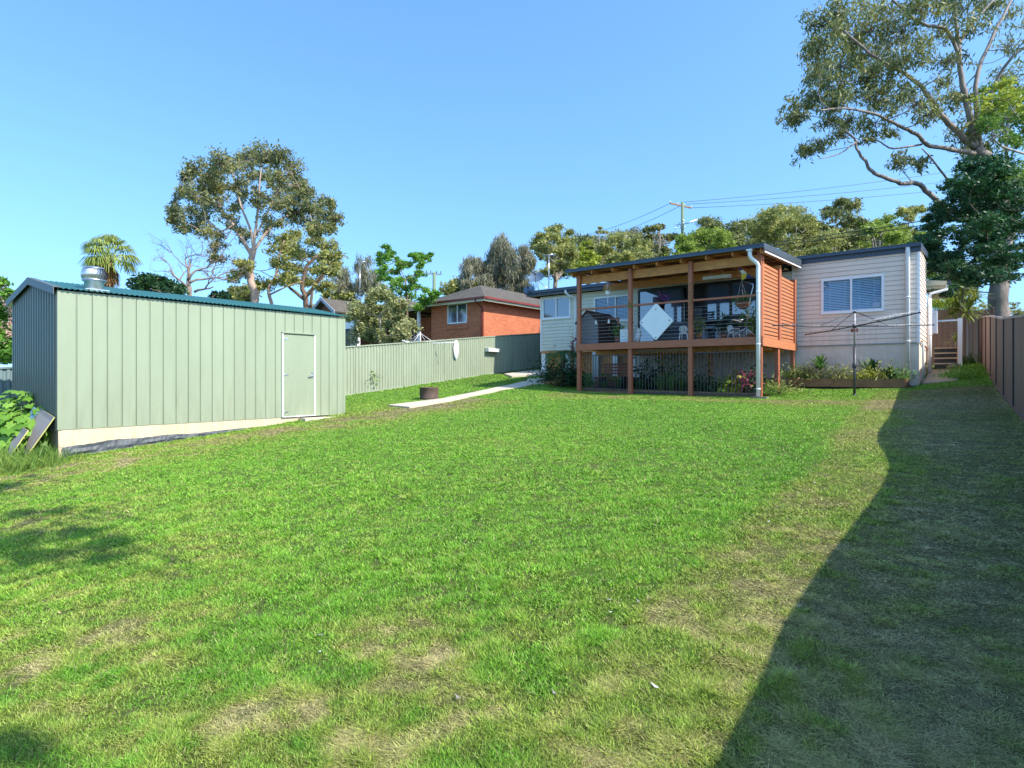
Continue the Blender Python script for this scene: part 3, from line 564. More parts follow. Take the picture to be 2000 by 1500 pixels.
# ================================================================== the weatherboard house
YM = 22.75; XL = -16.05; XR = -1.42
def boards(mb, o, du, nrm, length, z0, z1, bh=.155, holes=()):
    """lapped boards with rectangular holes (t0,t1,z0,z1) left out"""
    o = V(o); du = V(du).normalized(); nr = V(nrm).normalized(); z = z0
    def piece(t0, t1, za, zb, f0, f1):
        if f1 > .999 and f0 < .9:
            zc = z+bh-.010; a = o+du*t0; b = o+du*t1; q = -.02
            mb.add([(a.x+nr.x*q,a.y+nr.y*q,zc),(b.x+nr.x*q,b.y+nr.y*q,zc),(b.x+nr.x*q,b.y+nr.y*q,zb),(a.x+nr.x*q,a.y+nr.y*q,zb)],[(0,1,2,3)])
            mb.add([(a.x+nr.x*q,a.y+nr.y*q,zb),(b.x+nr.x*q,b.y+nr.y*q,zb),(b.x+nr.x*.016,b.y+nr.y*.016,zb),(a.x+nr.x*.016,a.y+nr.y*.016,zb)],[(0,1,2,3)])
            zb = zc; f1 = (zc-z)/bh
        ofa = .016*(1-f0); ofb = .016*(1-f1)
        a = o+du*t0; b = o+du*t1
        mb.add([(a.x+nr.x*ofa,a.y+nr.y*ofa,za),(b.x+nr.x*ofa,b.y+nr.y*ofa,za),(b.x+nr.x*ofb,b.y+nr.y*ofb,zb),(a.x+nr.x*ofb,a.y+nr.y*ofb,zb)],[(0,1,2,3)])
        if f0 == 0: mb.add([(a.x,a.y,za),(b.x,b.y,za),(b.x+nr.x*.016,b.y+nr.y*.016,za),(a.x+nr.x*.016,a.y+nr.y*.016,za)],[(0,1,2,3)])
    while z < z1-1e-6:
        zt = min(z+bh, z1); cuts = sorted({z, zt} | {h for H in holes for h in H[2:4] if z < h < zt})
        for za, zb in zip(cuts[:-1], cuts[1:]):
            t = 0.0
            for H in sorted([H for H in holes if H[2] < (za+zb)/2 < H[3]]):
                if H[0] > t: piece(t, H[0], za, zb, (za-z)/bh, (zb-z)/bh)
                t = H[1]
            if t < length: piece(t, length, za, zb, (za-z)/bh, (zb-z)/bh)
        z = zt
house = empty('weatherboard_house', 'long pale weatherboard house with flat dark roof behind the timber deck', 'house', ((XL+XR)/2,YM,.2))
def rect(px0, px1, ptop, pbot, Y=YM):     # window rectangle on the facade from pixel columns and mean rows at its centre
    a = PY(px0, ptop, Y); b = PY(px1, ptop, Y); c = PY((px0+px1)/2, ptop, Y); d = PY((px0+px1)/2, pbot, Y)
    return (a.x, b.x, d.z, c.z)
W1 = rect(1061,1114,581.5,621); W2 = rect(1161.6,1229,579,627); W3 = rect(1606,1725,542,608)
DR = (PY(1248,575,YM).x, PY(1478,575,YM).x, 1.28, 3.66)
zp = 1.17
# front cladding: cream part behind the deck and at left, grey wing at right
XW = PY(1549,600,YM).x
mb = MB(); mb.mi
boards(mb, (XL,YM,0), (1,0,0), (0,-1,0), XW-XL, 1.30, 3.82, .155, [(w[0]-XL,w[1]-XL,w[2],w[3]) for w in (W1,W2,DR)])
mb.build('front_wall', M['sidingL'], house)
mb = MB(); boards(mb, (XW,YM,0), (1,0,0), (0,-1,0), XR-XW, zp, 4.05, .155, [(W3[0]-XW,W3[1]-XW,W3[2],W3[3])])
wing = mb.build('wing_front_wall', M['siding'], house)
mb = MB(); boards(mb, (XR,YM,0), (0,1,0), (1,0,0), 3.45, zp, 4.2, .155); mb.box((XR-.15,YM+3.45,zp),(XR,YM+3.5,4.1))
mb.box((XR-.4,YM+3.5,.2),(XR-.38,YM+9,3.7)); mb.build('side_wall', M['siding'], house)
for a_,b_ in (((XR-.05,YM-.025,zp-.03),(XR+.022,YM+.03,4.15)),((XW-.03,YM-.024,zp-.03),(XW+.03,YM-.0,4.02)),((XL-.025,YM-.024,1.27),(XL+.04,YM+.02,3.8))): MB().box(a_,b_).build('corner_trim', M['white'], house)
mb = MB(); mb.box((XL,YM+.12,1.2),(XR-.1,YM+.16,4.0)); mb.box((XL+.001,YM+.02,1.3),(XL+.02,YM+9,3.9)); mb.box((XL,YM+9,.5),(XR-.4,YM+9.1,4.0)); mb.build('inner_wall', M['interior'], house)
mb = MB(); mb.box((XW,YM+.03,-.7),(XR-.005,YM+.12,zp-.005)); mb.box((XR-.12,YM+.121,-.6),(XR-.005,YM+3.4,zp-.005)); mb.box((-11.3,YM+.06,-.6),(XW-.002,YM+.14,1.28)); mb.build('plinth_wall', M['plinth'], house)
mb = MB(); mb.box((XW,YM-.02,zp-.03),(XR,YM+.02,zp-.002)); mb.build('base_flashing', M['steel'], house)
for x in (XL+.12,-14.6,-13.2,-12.2):
    mb = MB(); mb.box((x-.11,YM+.02,gz(x,YM)-.2),(x+.11,YM+.24,1.27)); mb.build('pier', M['white'], house)
mb = MB(); mb.box((XL,YM-.01,1.18),(-11.3,YM+.1,1.29)); mb.box((XL,YM+.3,-.2),(-11.3,YM+.32,1.2),0); mb.build('bearer', M['timber'], house)
# roofs (skillion sheets) and gutters
mb = MB(); mb.prism([(XL-.5,YM-.45,4.0),(XL-.5,YM+9.2,4.2),(XL-.5,YM+9.2,4.25),(XL-.5,YM-.45,4.05)],(XW-XL+.5,0,0))
mb.prism([(XW+.001,YM-.12,4.25),(XW+.001,YM+3.6,4.52),(XW+.001,YM+3.6,4.55),(XW+.001,YM-.12,4.285)],(XR-XW+.06,0,0)); mb.build('roof', M['slatedk'], house)
mb = MB(); mb.box((XL-.46,YM-.42,3.88),(XW-.15,YM-.0,3.9)); mb.build('eave_lining', M['cream'], house)
def gutter(mb, a, b, h=.13, w=.13):
    mb.bar(V(a), V(b), w, h); mb.bar(V(a)+V((0,-w/2-.006,h/2-.01)), V(b)+V((0,-w/2-.006,h/2-.01)), .014, .025)
mb = MB(); gutter(mb, (XL-.55,YM-.52,4.0), (XW-.2,YM-.52,4.0), .12, .13); mb.box((XL-.5,YM-.45,3.83),(XW-.2,YM-.425,3.96)); mb.box((XL-.52,YM-.45,3.84),(XL-.49,YM+9,4.1)); mb.build('gutter', M['slate'], house)
mb = MB(); mb.box((XW-.08,YM-.06,4.03),(XR+.05,YM-.03,4.2)); gutter(mb, (XW-.1,YM-.14,4.235), (XR+.07,YM-.14,4.235), .1, .13); mb.build('wing_gutter', M['slate'], house)
mb = MB(); mb.prism([(XR+.03,YM-.1,4.12),(XR+.03,YM+3.5,4.36),(XR+.03,YM+3.5,4.56),(XR+.03,YM-.1,4.3)],(.03,0,0)); mb.build('barge_board', M['slate'], house)
# gutter of the wing: timber strip lit under the fascia
# windows
def window(w, parent, Y=YM, split=.5, blind=None, fw=.055, items=()):
    x0,x1,z0,z1 = w; xm = x0+(x1-x0)*split
    mb = MB()
    for a,b in (((x0-.03,z0-.03),(x1+.03,z0+fw-.01)),((x0-.03,z1-fw+.01),(x1+.03,z1+.03)),((x0-.03,z0+fw-.008),(x0+fw-.01,z1-fw+.008)),((x1-fw+.01,z0+fw-.008),(x1+.03,z1-fw+.008)),((xm-.028,z0+fw-.008),(xm+.028,z1-fw+.008))):
        mb.box((a[0],Y-.045,a[1]),(b[0],Y+.02,b[1]))
    f = mb.build('window', M['white'], parent)
    for a,b in ((x0+fw-.012,xm-.03),(xm+.03,x1-fw+.012)):
        MB().quad((a,Y-.005,z0+fw-.01),(b,Y-.005,z0+fw-.01),(b,Y-.005,z1-fw+.01),(a,Y-.005,z1-fw+.01)).build('pane', PANE if blind else M['glass'], f)
    if blind:
        k = 0; z = z0+.06; mb = MB(); x0b,x1b = x0+.03,x1-.03
        if blind == 'left': x1b = x1-.03
        while z < z1-.03:
            mb.add([(x0b,Y+.03,z),(x1b,Y+.03,z),(x1b,Y+.046,z+.034),(x0b,Y+.046,z+.034)],[(0,1,2,3)]); z += .056
        for q in (.12,.38,.62,.88): mb.box((x0b+(x1b-x0b)*q-.006,Y+.026,z0+.05),(x0b+(x1b-x0b)*q+.006,Y+.029,z1-.03))
        mb.build('blind', M['blind'], f)
    mb = MB(); mb.box((x0-.045,Y-.07,z0-.055),(x1+.045,Y+.01,z0-.031)); mb.build('sill', M['white'], f)
    return f
def clearglass():
    m, nt, b = nm('clear_pane'); N = nt.nodes; L = nt.links
    t = N.new('ShaderNodeBsdfTransparent'); t.inputs[0].default_value = (.55,.72,.85,1); gl = N.new('ShaderNodeBsdfGlossy'); gl.inputs['Roughness'].default_value = .03
    mx = N.new('ShaderNodeMixShader'); mx.inputs[0].default_value = .10; L.new(t.outputs[0], mx.inputs[1]); L.new(gl.outputs[0], mx.inputs[2]); L.new(mx.outputs[0], N['Material Output'].inputs['Surface'])
    return m
PANE = clearglass()
window(W1, house)
window(W2, house, blind='all', split=.62)
w3 = window(W3, house, blind='all', split=.49)
mb = MB(); mb.box((W3[1]-.3,YM-.012,W3[2]+.09),(W3[1]-.09,YM-.006,W3[2]+.24)); mb.build('sticker', mat('sticker', lin((150,170,190)), .6), w3)
# bottles on the left window sill inside
# sliding door set
x0,x1,z0,z1 = DR; n = 5; w = (x1-x0)/n
mb = MB(); mb.box((x0-.03,YM-.03,z1-.05),(x1+.03,YM+.05,z1+.06)); mb.box((x0-.04,YM-.03,z0-.05),(x0+.03,YM+.05,z1-.052))
mb.box((x1-.03,YM-.03,z0-.05),(x1+.04,YM+.05,z1-.052)); mb.box((x0,YM-.03,z0-.05),(x1,YM+.06,z0+.02))
for i in (1,2,3,4): mb.box((x0+i*w-.05,YM-.02,z0+.021),(x0+i*w+.05,YM+.03,z1-.052))
sd = mb.build('sliding_door', M['dark'], house)
for i in (0,1,3,4):
    MB().quad((x0+i*w+.05,YM+.005,z0+.02),(x0+(i+1)*w-.05,YM+.005,z0+.02),(x0+(i+1)*w-.05,YM+.005,z1-.05),(x0+i*w+.05,YM+.005,z1-.05)).build('pane', M['glassdoor'], sd)
mb = MB(); mb.tube([(x0+2*w+.09,YM-.06,2.2),(x0+2*w+.09,YM-.06,3.0)],.014); mb.build('handle', M['white'], sd)
# downpipes
def pipe(pts, r=.045, parent=house, m=None, name='downpipe', br=()):
    mb = MB(); mb.tube(pts, r, 12)
    for z in br: 
        q = V(pts[-1]); mb.tube([(q.x,q.y,z-.02),(q.x,q.y,z+.02)], r*1.15, 12)
    return mb.build(name, m or M['white'], parent)
xp = PY(1124,600,YM-.1).x
pipe([(xp-.25,YM-.52,3.95),(xp-.25,YM-.52,3.84),(xp-.2,YM-.4,3.74),(xp,YM-.12,3.62),(xp,YM-.1,3.4),(xp,YM-.1,.1)], .055, br=(3.2,1.6))
xd = PY(1773,600,YM-.1).x
pipe([(xd,YM-.14,4.2),(xd,YM-.1,4.1),(xd,YM-.1,gz(xd,YM)+.06)], .062, br=(4.05,2.6,1.2))
pipe([(XR+.09,YM+3.55,2.9),(XR+.09,YM+3.55,.15)], .07, br=(1.6,2.4))
mb = MB(); mb.tube([(xd,YM-.1,-.05),(xd+.05,YM-.25,-.15),(xd+.1,YM-.4,-.2),(xd+.2,YM-.42,-.22)],.022); mb.build('drain_hose', M['steel'], house)
# side awning, flue pipe, meter box
mb = MB(); mb.box((XR-.05,YM+3.8,3.28),(XR+.55,YM+7.2,3.4)); mb.prism([(XR-.05,YM+3.7,3.4),(XR+.62,YM+3.7,3.38),(XR+.62,YM+3.7,3.52),(XR-.05,YM+3.7,3.62)],(0,3.6,0)); mb.build('side_awning', M['cream'], house)
mb = MB(); mb.bar((XR+.66,YM+3.7,3.45),(XR+.66,YM+7.3,3.45),.12,.14); mb.build('awning_gutter', M['slate'], house)
pipe([(XR+.6,YM+3.75,3.38),(XR+.58,YM+3.7,3.22),(XR+.35,YM+3.62,3.14),(XR+.12,YM+3.56,3.1),(XR+.09,YM+3.55,2.88)], .055)
mb = MB(); mb.box((XR+.02,YM+4.3,1.7),(XR+.28,YM+4.9,2.55)); mb.build('meter_box', M['white'], house)
pipe([(XR+.03,YM+.12,zp-.02),(XR+.1,YM+.12,zp-.06),(XR+.1,YM+.12,-.1)], .03, m=M['offwhite'])
pipe([(XR+.05,YM+.2,zp+.03),(XR+.05,YM+1.6,zp-.06),(XR+.05,YM+3.2,zp-.12)], .025, m=M['terracotta'], name='conduit')
mb = MB(); mb.box((-11.35,YM+.03,-.6),(-11.25,YM+.06,1.25)); mb.build('plinth_corner', M['white'], house)
# ================================================================== covered deck
YD = 18.4; ZD = 1.256; deck = empty('covered_deck', 'raised red brown timber deck with roof on posts against the house', 'deck', (-8.2,20.5,-.4))
px_posts = [1131.5,1231.5,1349,1480]
xs = [PY(p,700,YD).x for p in px_posts]; xs[3] = PY(1484,700,YD).x
DXL, DXR = xs[0]-.07, xs[3]+.07
for i,x in enumerate(xs):
    mb = MB(); mb.box((x-.065,YD-.066,gz(x,YD)-.2),(x+.065,YD+.066,1.03)); mb.box((x-.062,YD-.062,1.031),(x+.062,YD+.062,3.74 if i<3 else 3.8)); mb.build('post', M['post'], deck)
for x,y,zt in ((DXR-.09,20.3,3.5),(DXR-.09,22.35,3.45)):
    mb = MB(); mb.box((x-.02,y-.1,gz(x,y)-.1),(x+.09,y+.1,1.235)); mb.box((x-.02,y-.12,1.237),(x+.135,y+.12,zt)); mb.build('post', M['post'], deck)
for x in (xs[1],xs[2]-.3,xs[0]+.7):
    for y in (21.0,): mb = MB(); mb.box((x-.06,y-.06,gz(x,y)-.1),(x+.06,y+.06,1.0)); mb.build('stump', M['timber'], deck)
mb = MB(); mb.box((DXL-.02,YD-.105,1.02),(DXR+.04,YD-.067,1.245)); mb.build('front_fascia', M['post'], deck)
mb = MB(); mb.box((DXR+.001,YD-.06,.98),(DXR+.04,YM-.1,1.235)); mb.build('side_fascia', M['cedar'], deck)
mb = MB(); y = YD-.06
while y < YM-.12: mb.box((DXL,y,1.235),(DXR,y+.088,1.258)); y += .093
mb.build('floor', M['decking'], deck)
mb = MB(); x = DXL+.1
while x < DXR-.06: mb.box((x,YD-.06,1.06),(x+.045,YM-.1,1.23)); x += .45
for y in (19.6,21.0): mb.box((DXL+.05,y,.9),(DXR-.06,y+.09,1.058))
mb.build('joists', M['timber'], deck)
# roof framing
mb = MB(); mb.box((DXL-.1,YD+.07,3.42),(DXR,YD+.115,3.70)); mb.build('front_beam', M['timber'], deck)
mb = MB(); mb.box((DXL-.1,YD+2.1,3.42),(DXR,YD+2.15,3.68)); mb.build('middle_beam', M['timber'], deck)
def rz(y): return 3.80+.05*(y-18.0)
RXL, RXR = PY(1110,530,18.05).x, DXR+.16
nr = 9
for i in range(nr):
    x = RXL+.12+(RXR-RXL-.24)*i/(nr-1)
    mb = MB(); mb.prism([(x-.022,18.08,rz(18.08)-.13),(x-.022,22.6,rz(22.6)-.14),(x-.022,22.6,rz(22.6)-.003),(x-.022,18.08,rz(18.08)-.003)],(.045,0,0)); mb.build('rafter', M['timber'], deck)
mb = MB()
for y in (18.5,19.4,20.3,21.2,22.1): mb.box((RXL+.05,y,rz(y)-.06),(RXR-.05,y+.06,rz(y)+.0)) if False else mb.prism([(RXL+.05,y,rz(y)),(RXL+.05,y+.06,rz(y+.06)),(RXL+.05,y+.06,rz(y)+.035),(RXL+.05,y,rz(y)+.035)],(RXR-RXL-.1,0,0))
mb.build('battens', M['timber'], deck)
mb = MB(); mb.prism([(RXL,18.0,rz(18.0)+.045),(RXL,22.62,rz(22.62)+.045),(RXL,22.62,rz(22.62)+.07),(RXL,18.0,rz(18.0)+.07)],(RXR-RXL,0,0)); mb.build('roof_sheet', mat('roof_underside', lin((120,84,60)), .8, .2, 3), deck)
mb = MB(); mb.prism([(RXL,18.0,rz(18.0)+.0705),(RXL,22.62,rz(22.62)+.0705),(RXL,22.62,rz(22.62)+.08),(RXL,18.0,rz(18.0)+.08)],(RXR-RXL,0,0)); mb.build('roof_cover', M['slatedk'], deck)
mb = MB(); gutter(mb, (RXL-.02,17.93,3.84), (RXR+.02,17.93,3.84), .11, .12); mb.build('roof_gutter', M['slate'], deck)
mb = MB(); mb.prism([(RXR,17.9,rz(17.9)-.06),(RXR,22.62,rz(22.62)-.10),(RXR,22.62,rz(22.62)+.12),(RXR,17.9,rz(17.9)+.12)],(.03,0,0)); mb.build('side_barge', M['slatedk'], deck)
mb = MB(); mb.prism([(RXR+.005,18.0,rz(18.)-.14),(RXR+.005,22.6,rz(22.6)-.17),(RXR+.005,22.6,rz(22.6)-.13),(RXR+.005,18.0,rz(18.0)-.095)],(.02,0,0)); mb.build('side_flashing', M['white'], deck)
# downpipe at right corner
xq = PY(1481,700,YD-.16).x
mb = MB(); mb.tube([(xq-.16,17.96,3.78),(xq-.16,17.96,3.62),(xq-.14,17.99,3.54),(xq-.02,18.18,3.40),(xq,YD-.17,3.32),(xq,YD-.17,3.2),(xq,YD-.17,gz(xq,YD)+.05)], .058, 14)
mb.box((xq-.24,17.87,3.74),(xq-.08,18.02,3.80))
for z in (2.56,1.02,-.3): mb.tube([(xq,YD-.17,z-.02),(xq,YD-.17,z+.02)],.066,14)
mb.build('downpipe', M['white'], deck)
mb = MB(); mb.box((xq-.18,YD-.35,gz(xq,YD)-.05),(xq+.28,YD-.05,gz(xq,YD)+.035)); tag(mb.build('splash_stone', M['stone']), 'flat stone under the foot of the white deck downpipe', 'stone')
# rails and wires
mb = MB()
for i in range(3): mb.box((xs[i]+.066,YD-.045,2.46),(xs[i+1]-.066,YD+.045,2.52))
mb.build('top_rail', M['post'], deck)
for k in range(9):
    z = 1.34+k*.118; mb = MB()
    for i in range(3): mb.tube([(xs[i]+.06,YD,z),(xs[i+1]-.06,YD,z)], .0045, 5)
    mb.build('rail_wire', M['wire'], deck)
# privacy screen on the right side, horizontal boards
scr = MB(); bot = 1.24; k = 0
while True:
    z = bot+k*.118
    if z > 3.46: break
    top = z+.086
    for y0_,y1_ in ((YD+.2,20.2),(20.4,22.25)):
        zt_lim = 3.56-.12*(y0_-18.4)
        if top < 3.62-(y0_-18.4)*.13: scr.box((DXR-.03,y0_,z),(DXR-.005,y1_,top))
    k += 1
scr.build('privacy_screen', M['cedar'], deck)
mb = MB(); mb.box((DXR-.035,YD+.07,1.24),(DXR+.0,YD+.19,3.8)); mb.build('corner_board', M['cedar'], deck)
# lights and heater under the roof
for p in (1308,1410):
    q = PY(p, 548 if p < 1350 else 541, 22.0); mb = MB(); mb.lathe((q.x,22.0,3.66), [(.0,0),(.10,.012),(.125,.04),(.13,.075),(.13,.1)], 20); mb.build('ceiling_light', mat('light_diffuser', lin((236,222,170)), .4, .03), deck)
ha, hb = PY(1374,530,19.6), PY(1427,524,19.6)
mb = MB(); mb.box((ha.x,19.52,3.30),(hb.x,19.68,3.41)); mb.tube([(ha.x+.2,19.6,3.4),(ha.x+.35,19.6,3.7)],.006,5); mb.tube([(hb.x-.2,19.6,3.4),(hb.x-.35,19.6,3.7)],.006,5)
tag(mb.build('tube_heater', M['offwhite']), 'long beige box heater hung on thin wires under the deck roof', 'heater')
# ================================================================== things on the deck
def thing(name, label, cat, loc, group=None): return empty(name, label, cat, loc, group)
# kennel like hutch (left bay)
a = PY(1137,672,19.0); b = PY(1178,672,19.0); kx0,kx1 = a.x,b.x; ky0,ky1 = 18.62,20.3; zt0,zt1 = 2.02,2.44; km = (kx0+kx1)/2
h = thing('animal_hutch', 'grey gabled timber hutch with brown roof on the left end of the deck', 'hutch', (km,19.4,ZD))
mb = MB(); mb.prism([(kx0,ky0,ZD),(kx1,ky0,ZD),(kx1,ky0,zt0),(km,ky0,zt1),(kx0,ky0,zt0)],(0,.03,0)); mb.build('gable_front', M['fluffy'], h)
mb = MB(); mb.prism([(kx0,ky1,ZD),(kx1,ky1,ZD),(kx1,ky1,zt0),(km,ky1,zt1),(kx0,ky1,zt0)],(0,-.03,0)); mb.box((kx0,ky0+.031,ZD),(kx0+.03,ky1-.031,zt0)); mb.box((kx1-.03,ky0+.031,ZD),(kx1,ky1-.031,zt0)); mb.build('side_wall', M['darkroof'], h)
for s_ in (-1,1):
    e = kx1+.06 if s_ > 0 else kx0-.06; mb = MB(); mb.prism([(km,ky0-.05,zt1+.012),(e,ky0-.05,zt0-.02),(e,ky0-.05,zt0+.01),(km,ky0-.05,zt1+.042)],(0,ky1-ky0+.1,0)); mb.build('roof_panel', M['darkroof'], h)
def bulb(px, py, Y, label):
    q = PY(px, py, Y); mb = MB(); mb.lathe((q.x,Y,q.z), [(0,-.07),(.035,-.06),(.045,-.02),(.03,.03),(.016,.05),(.016,.09),(0,.09)], 10); tag(mb.build('hanging_bottle', M['offwhite']), label, 'ornament')
bulb(1164,630,YD-.03,'small pale bottle hanging on the rail wires before the grey hutch gable')
bulb(1189,628,YD-.03,'small pale bottle hanging on the rail wires before the brown hutch roof')
# white louvred box and plant
q = PY(1224,666,18.75); mb = MB(); mb.box((q.x-.19,18.62,ZD),(q.x+.17,18.95,ZD+.47)); 
for k in range(7): mb.box((q.x-.18,18.612,ZD+.03+k*.06),(q.x+.16,18.619,ZD+.065+k*.06))
tag(mb.build('white_crate', M['white']), 'white slatted box behind the second deck post', 'box')
# red sawhorse frame
mb = MB(); qa = PY(1215,600,19.8); mb.bar((qa.x-.05,19.6,ZD),(qa.x-.05,19.6,ZD+.95),.06,.05); mb.bar((qa.x-.6,19.6,ZD+.97),(qa.x+.0,19.6,ZD+.97),.05,.06); mb.bar((qa.x+.05,19.6,ZD+.2),(qa.x+.55,19.6,ZD+.8),.05,.05)
tag(mb.build('sawhorse', M['post']), 'reddish timber frame leaning between hutch and white slatted box', 'frame')
# pot hanging by chains (left bay)
q = PY(1187,572,YD+.1)
t = thing('hanging_pot', 'small white pot hanging on three chains from the front beam of the deck', 'plant pot', (q.x,q.y,q.z))
mb = MB(); mb.lathe((q.x,q.y,q.z), [(0,-.07),(.06,-.07),(.075,-.04),(.09,.06),(.095,.07),(.08,.07),(.07,.03)], 16); mb.build('pot', M['white'], t)
mb = MB()
for k in range(3): aa = 2.1*k+.4; mb.tube([(q.x+.09*math.cos(aa),q.y+.09*math.sin(aa),q.z+.06),(q.x,q.y,3.45)],.005,4)
mb.build('chain', M['white'], t)
mb = MB(); mb.tube([(q.x,q.y,q.z-.07),(q.x,q.y,q.z-.42)],.014,6); mb.build('tail_rod', M['white'], t)
npmesh('foliage', leafverts(rng.normal(size=(50,3))*[.07,.07,.03]+[q.x,q.y,q.z+.1], .06, .4), 4, [(0,1,2,3)], LM['olive'], t)
# diamond shaped white table top tied on the wires
q = PY(1282,628.5,YD-.08); R = 2.62*.5*0+ (PY(1316,628,YD-.08).x-PY(1250,628,YD-.08).x)/2; RZ = (PY(1282,594,YD-.08).z-PY(1282,666,YD-.08).z)/2
poly = []
for k in range(4):
    a0 = PI/2*k
    for dlt in (-.07,0,.07): 
        rr = 1-(.03 if dlt else .0)-.02; poly.append((q.x+R*rr*math.cos(a0+dlt), YD-.085, q.z+RZ*rr*math.sin(a0+dlt)))
mb = MB(); mb.prism(poly,(0,-.035,0)); dm = mb.build('diamond_board', M['white'], None); tag(dm, 'large white diamond shaped board standing on the deck rail wires', 'board')
mb = MB()
for dx,dz_ in ((0,RZ*.68),(-R*.86,-.0),(0,-RZ*.85),(R*.8,.02)): mb.tube([(q.x+dx,YD-.121,q.z+dz_),(q.x+dx,YD-.126,q.z+dz_)],.022,12)
mb.build('bolt', M['gunmetal'], dm)
# cockatoo figure
q = PY(1247,668,18.7); t = None
mb = MB(); zb = ZD
def lump(mb, pts, rad, n=10): mb.tube(smooth_poly(pts,3), [r for r in np.interp(np.linspace(0,1,(len(pts)-1)*3+1), np.linspace(0,1,len(rad)), rad)], n)
lump(mb, [(q.x-.02,18.7,zb),(q.x-.03,18.7,zb+.16),(q.x+.03,18.68,zb+.3),(q.x+.06,18.66,zb+.37)],[.03,.1,.09,.05])
lump(mb, [(q.x+.06,18.66,zb+.33),(q.x+.05,18.63,zb+.4),(q.x+.02,18.62,zb+.45),(q.x+.08,18.62,zb+.47)],[.06,.065,.045,.01]); lump(mb, [(q.x-.02,18.72,zb+.2),(q.x-.12,18.74,zb+.1),(q.x-.15,18.74,zb)],[.06,.05,.02])
tag(mb.build('bird_figure', M['white']), 'white plaster bird figure standing just right of the second deck post', 'ornament')
# plastic chairs, table, benches
def chair(x, y, rot, label, name='plastic_chair', m=None, k_=.58):
    m = m or M['white']; t = thing(name, label, 'chair', (x,y,ZD), 'white plastic chairs on the deck')
    def T(p): c,s_ = math.cos(rot)*k_,math.sin(rot)*k_; return V((x+p[0]*c-p[1]*s_, y+p[0]*s_+p[1]*c, ZD+p[2]*k_))
    def tb(parts, nm_, r=.022):
        mb = MB()
        for pl in parts: mb.tube([T(p) for p in pl], r*k_*1.2, 6)
        mb.build(nm_, m, t)
    mb = MB(); mb.prism([T((-.22,-.22,.40)),T((.22,-.22,.40)),T((.2,.22,.38)),T((-.2,.22,.38))],(0,0,.025)); mb.build('seat', m, t)
    tb([[(-.2,.2,.4),(-.2,.28,.72),(-.14,.3,.8),(0,.31,.83),(.14,.3,.8),(.2,.28,.72),(.2,.2,.4)]], 'back_frame')
    mb = MB()
    for k in (-.12,-.04,.04,.12): mb.bar(T((k,.22,.42)),T((k,.3,.8)),.03,.01,up=(0,1,0))
    mb.build('back_slats', m, t)
    for sx in (-1,1):
        tb([[(sx*.22,-.2,.42),(sx*.25,-.2,.62),(sx*.25,.2,.64),(sx*.2,.27,.64)]], 'armrest')
        for sy in (-1,1): tb([[(sx*.2,sy*.2,.4),(sx*.24,sy*.25,0)]], 'leg', .024)
    return t
q = PY(1337,660,19.0); chair(q.x, 19.0, .1+PI, 'small white plastic armchair left of the third deck post, back to the lawn')
q = PY(1462,660,19.6); chair(q.x-.5, 19.7, PI-.5, 'small white plastic armchair behind the bent metal stand at the right end of the deck')
mb = MB(); qa, qb = PY(1362,600,20.8), PY(1440,600,20.8)
t = thing('dining_table', 'grey slatted outdoor table behind the third deck post', 'table', ((qa.x+qb.x)/2,20.8,ZD)); mb.box((qa.x,20.3,ZD+.72),(qb.x,21.3,ZD+.76)); mb.build('table_top', M['fluffy'], t)
for x in (qa.x+.06,qb.x-.06):
    for y in (20.36,21.24): MB().box((x-.04,y-.04,ZD),(x+.04,y+.04,ZD+.718)).build('leg', M['fluffy'], t)
mb = MB()
def bench(px0, px1, Y, hgt, label, m=M['fluffy'], back=0):
    a, b = PY(px0,600,Y), PY(px1,600,Y); t = thing('bench', label, 'bench', ((a.x+b.x)/2,Y,ZD)); MB().box((a.x,Y-.18,ZD+hgt-.05),(b.x,Y+.18,ZD+hgt)).build('seat', m, t)
    for x in (a.x+.05,b.x-.05): MB().box((x-.035,Y-.15,ZD),(x+.035,Y+.15,ZD+hgt-.051)).build('leg', m, t)
    if back:
        mb = MB()
        for k in range(5): mb.box((a.x,Y+.16,ZD+hgt+.05+k*.1),(b.x,Y+.185,ZD+hgt+.12+k*.1))
        mb.build('backrest', m, t)
bench(1374,1405,19.9,.5,'pale blue grey bench in front of the slatted table', mat('bench_blue', lin((150,170,180)), .7))
bench(1352,1368,21.9,.9,'tall grey slatted panel seat against the dark doors', back=1)
# barbecue, covered
q = PY(1440,650,21.6); t = thing('barbecue', 'dark covered barbecue on a white base at the right of the deck', 'barbecue', (q.x,21.6,ZD))
MB().box((q.x-.45,21.35,ZD+.02),(q.x+.45,21.85,ZD+.5)).build('cabinet', M['offwhite'], t)
mb = MB(); mb.prism([(q.x-.5,21.3,ZD+.501),(q.x+.5,21.3,ZD+.501),(q.x+.47,21.3,ZD+.85),(q.x+.3,21.3,ZD+1.02),(q.x-.3,21.3,ZD+1.02),(q.x-.47,21.3,ZD+.85)],(0,.55,0)); mb.build('cover', M['cushion'], t)
mb = MB(); mb.tube([(q.x-.3,21.27,ZD+.8),(q.x+.3,21.27,ZD+.8)],.015); mb.build('handle', M['galv'], t)
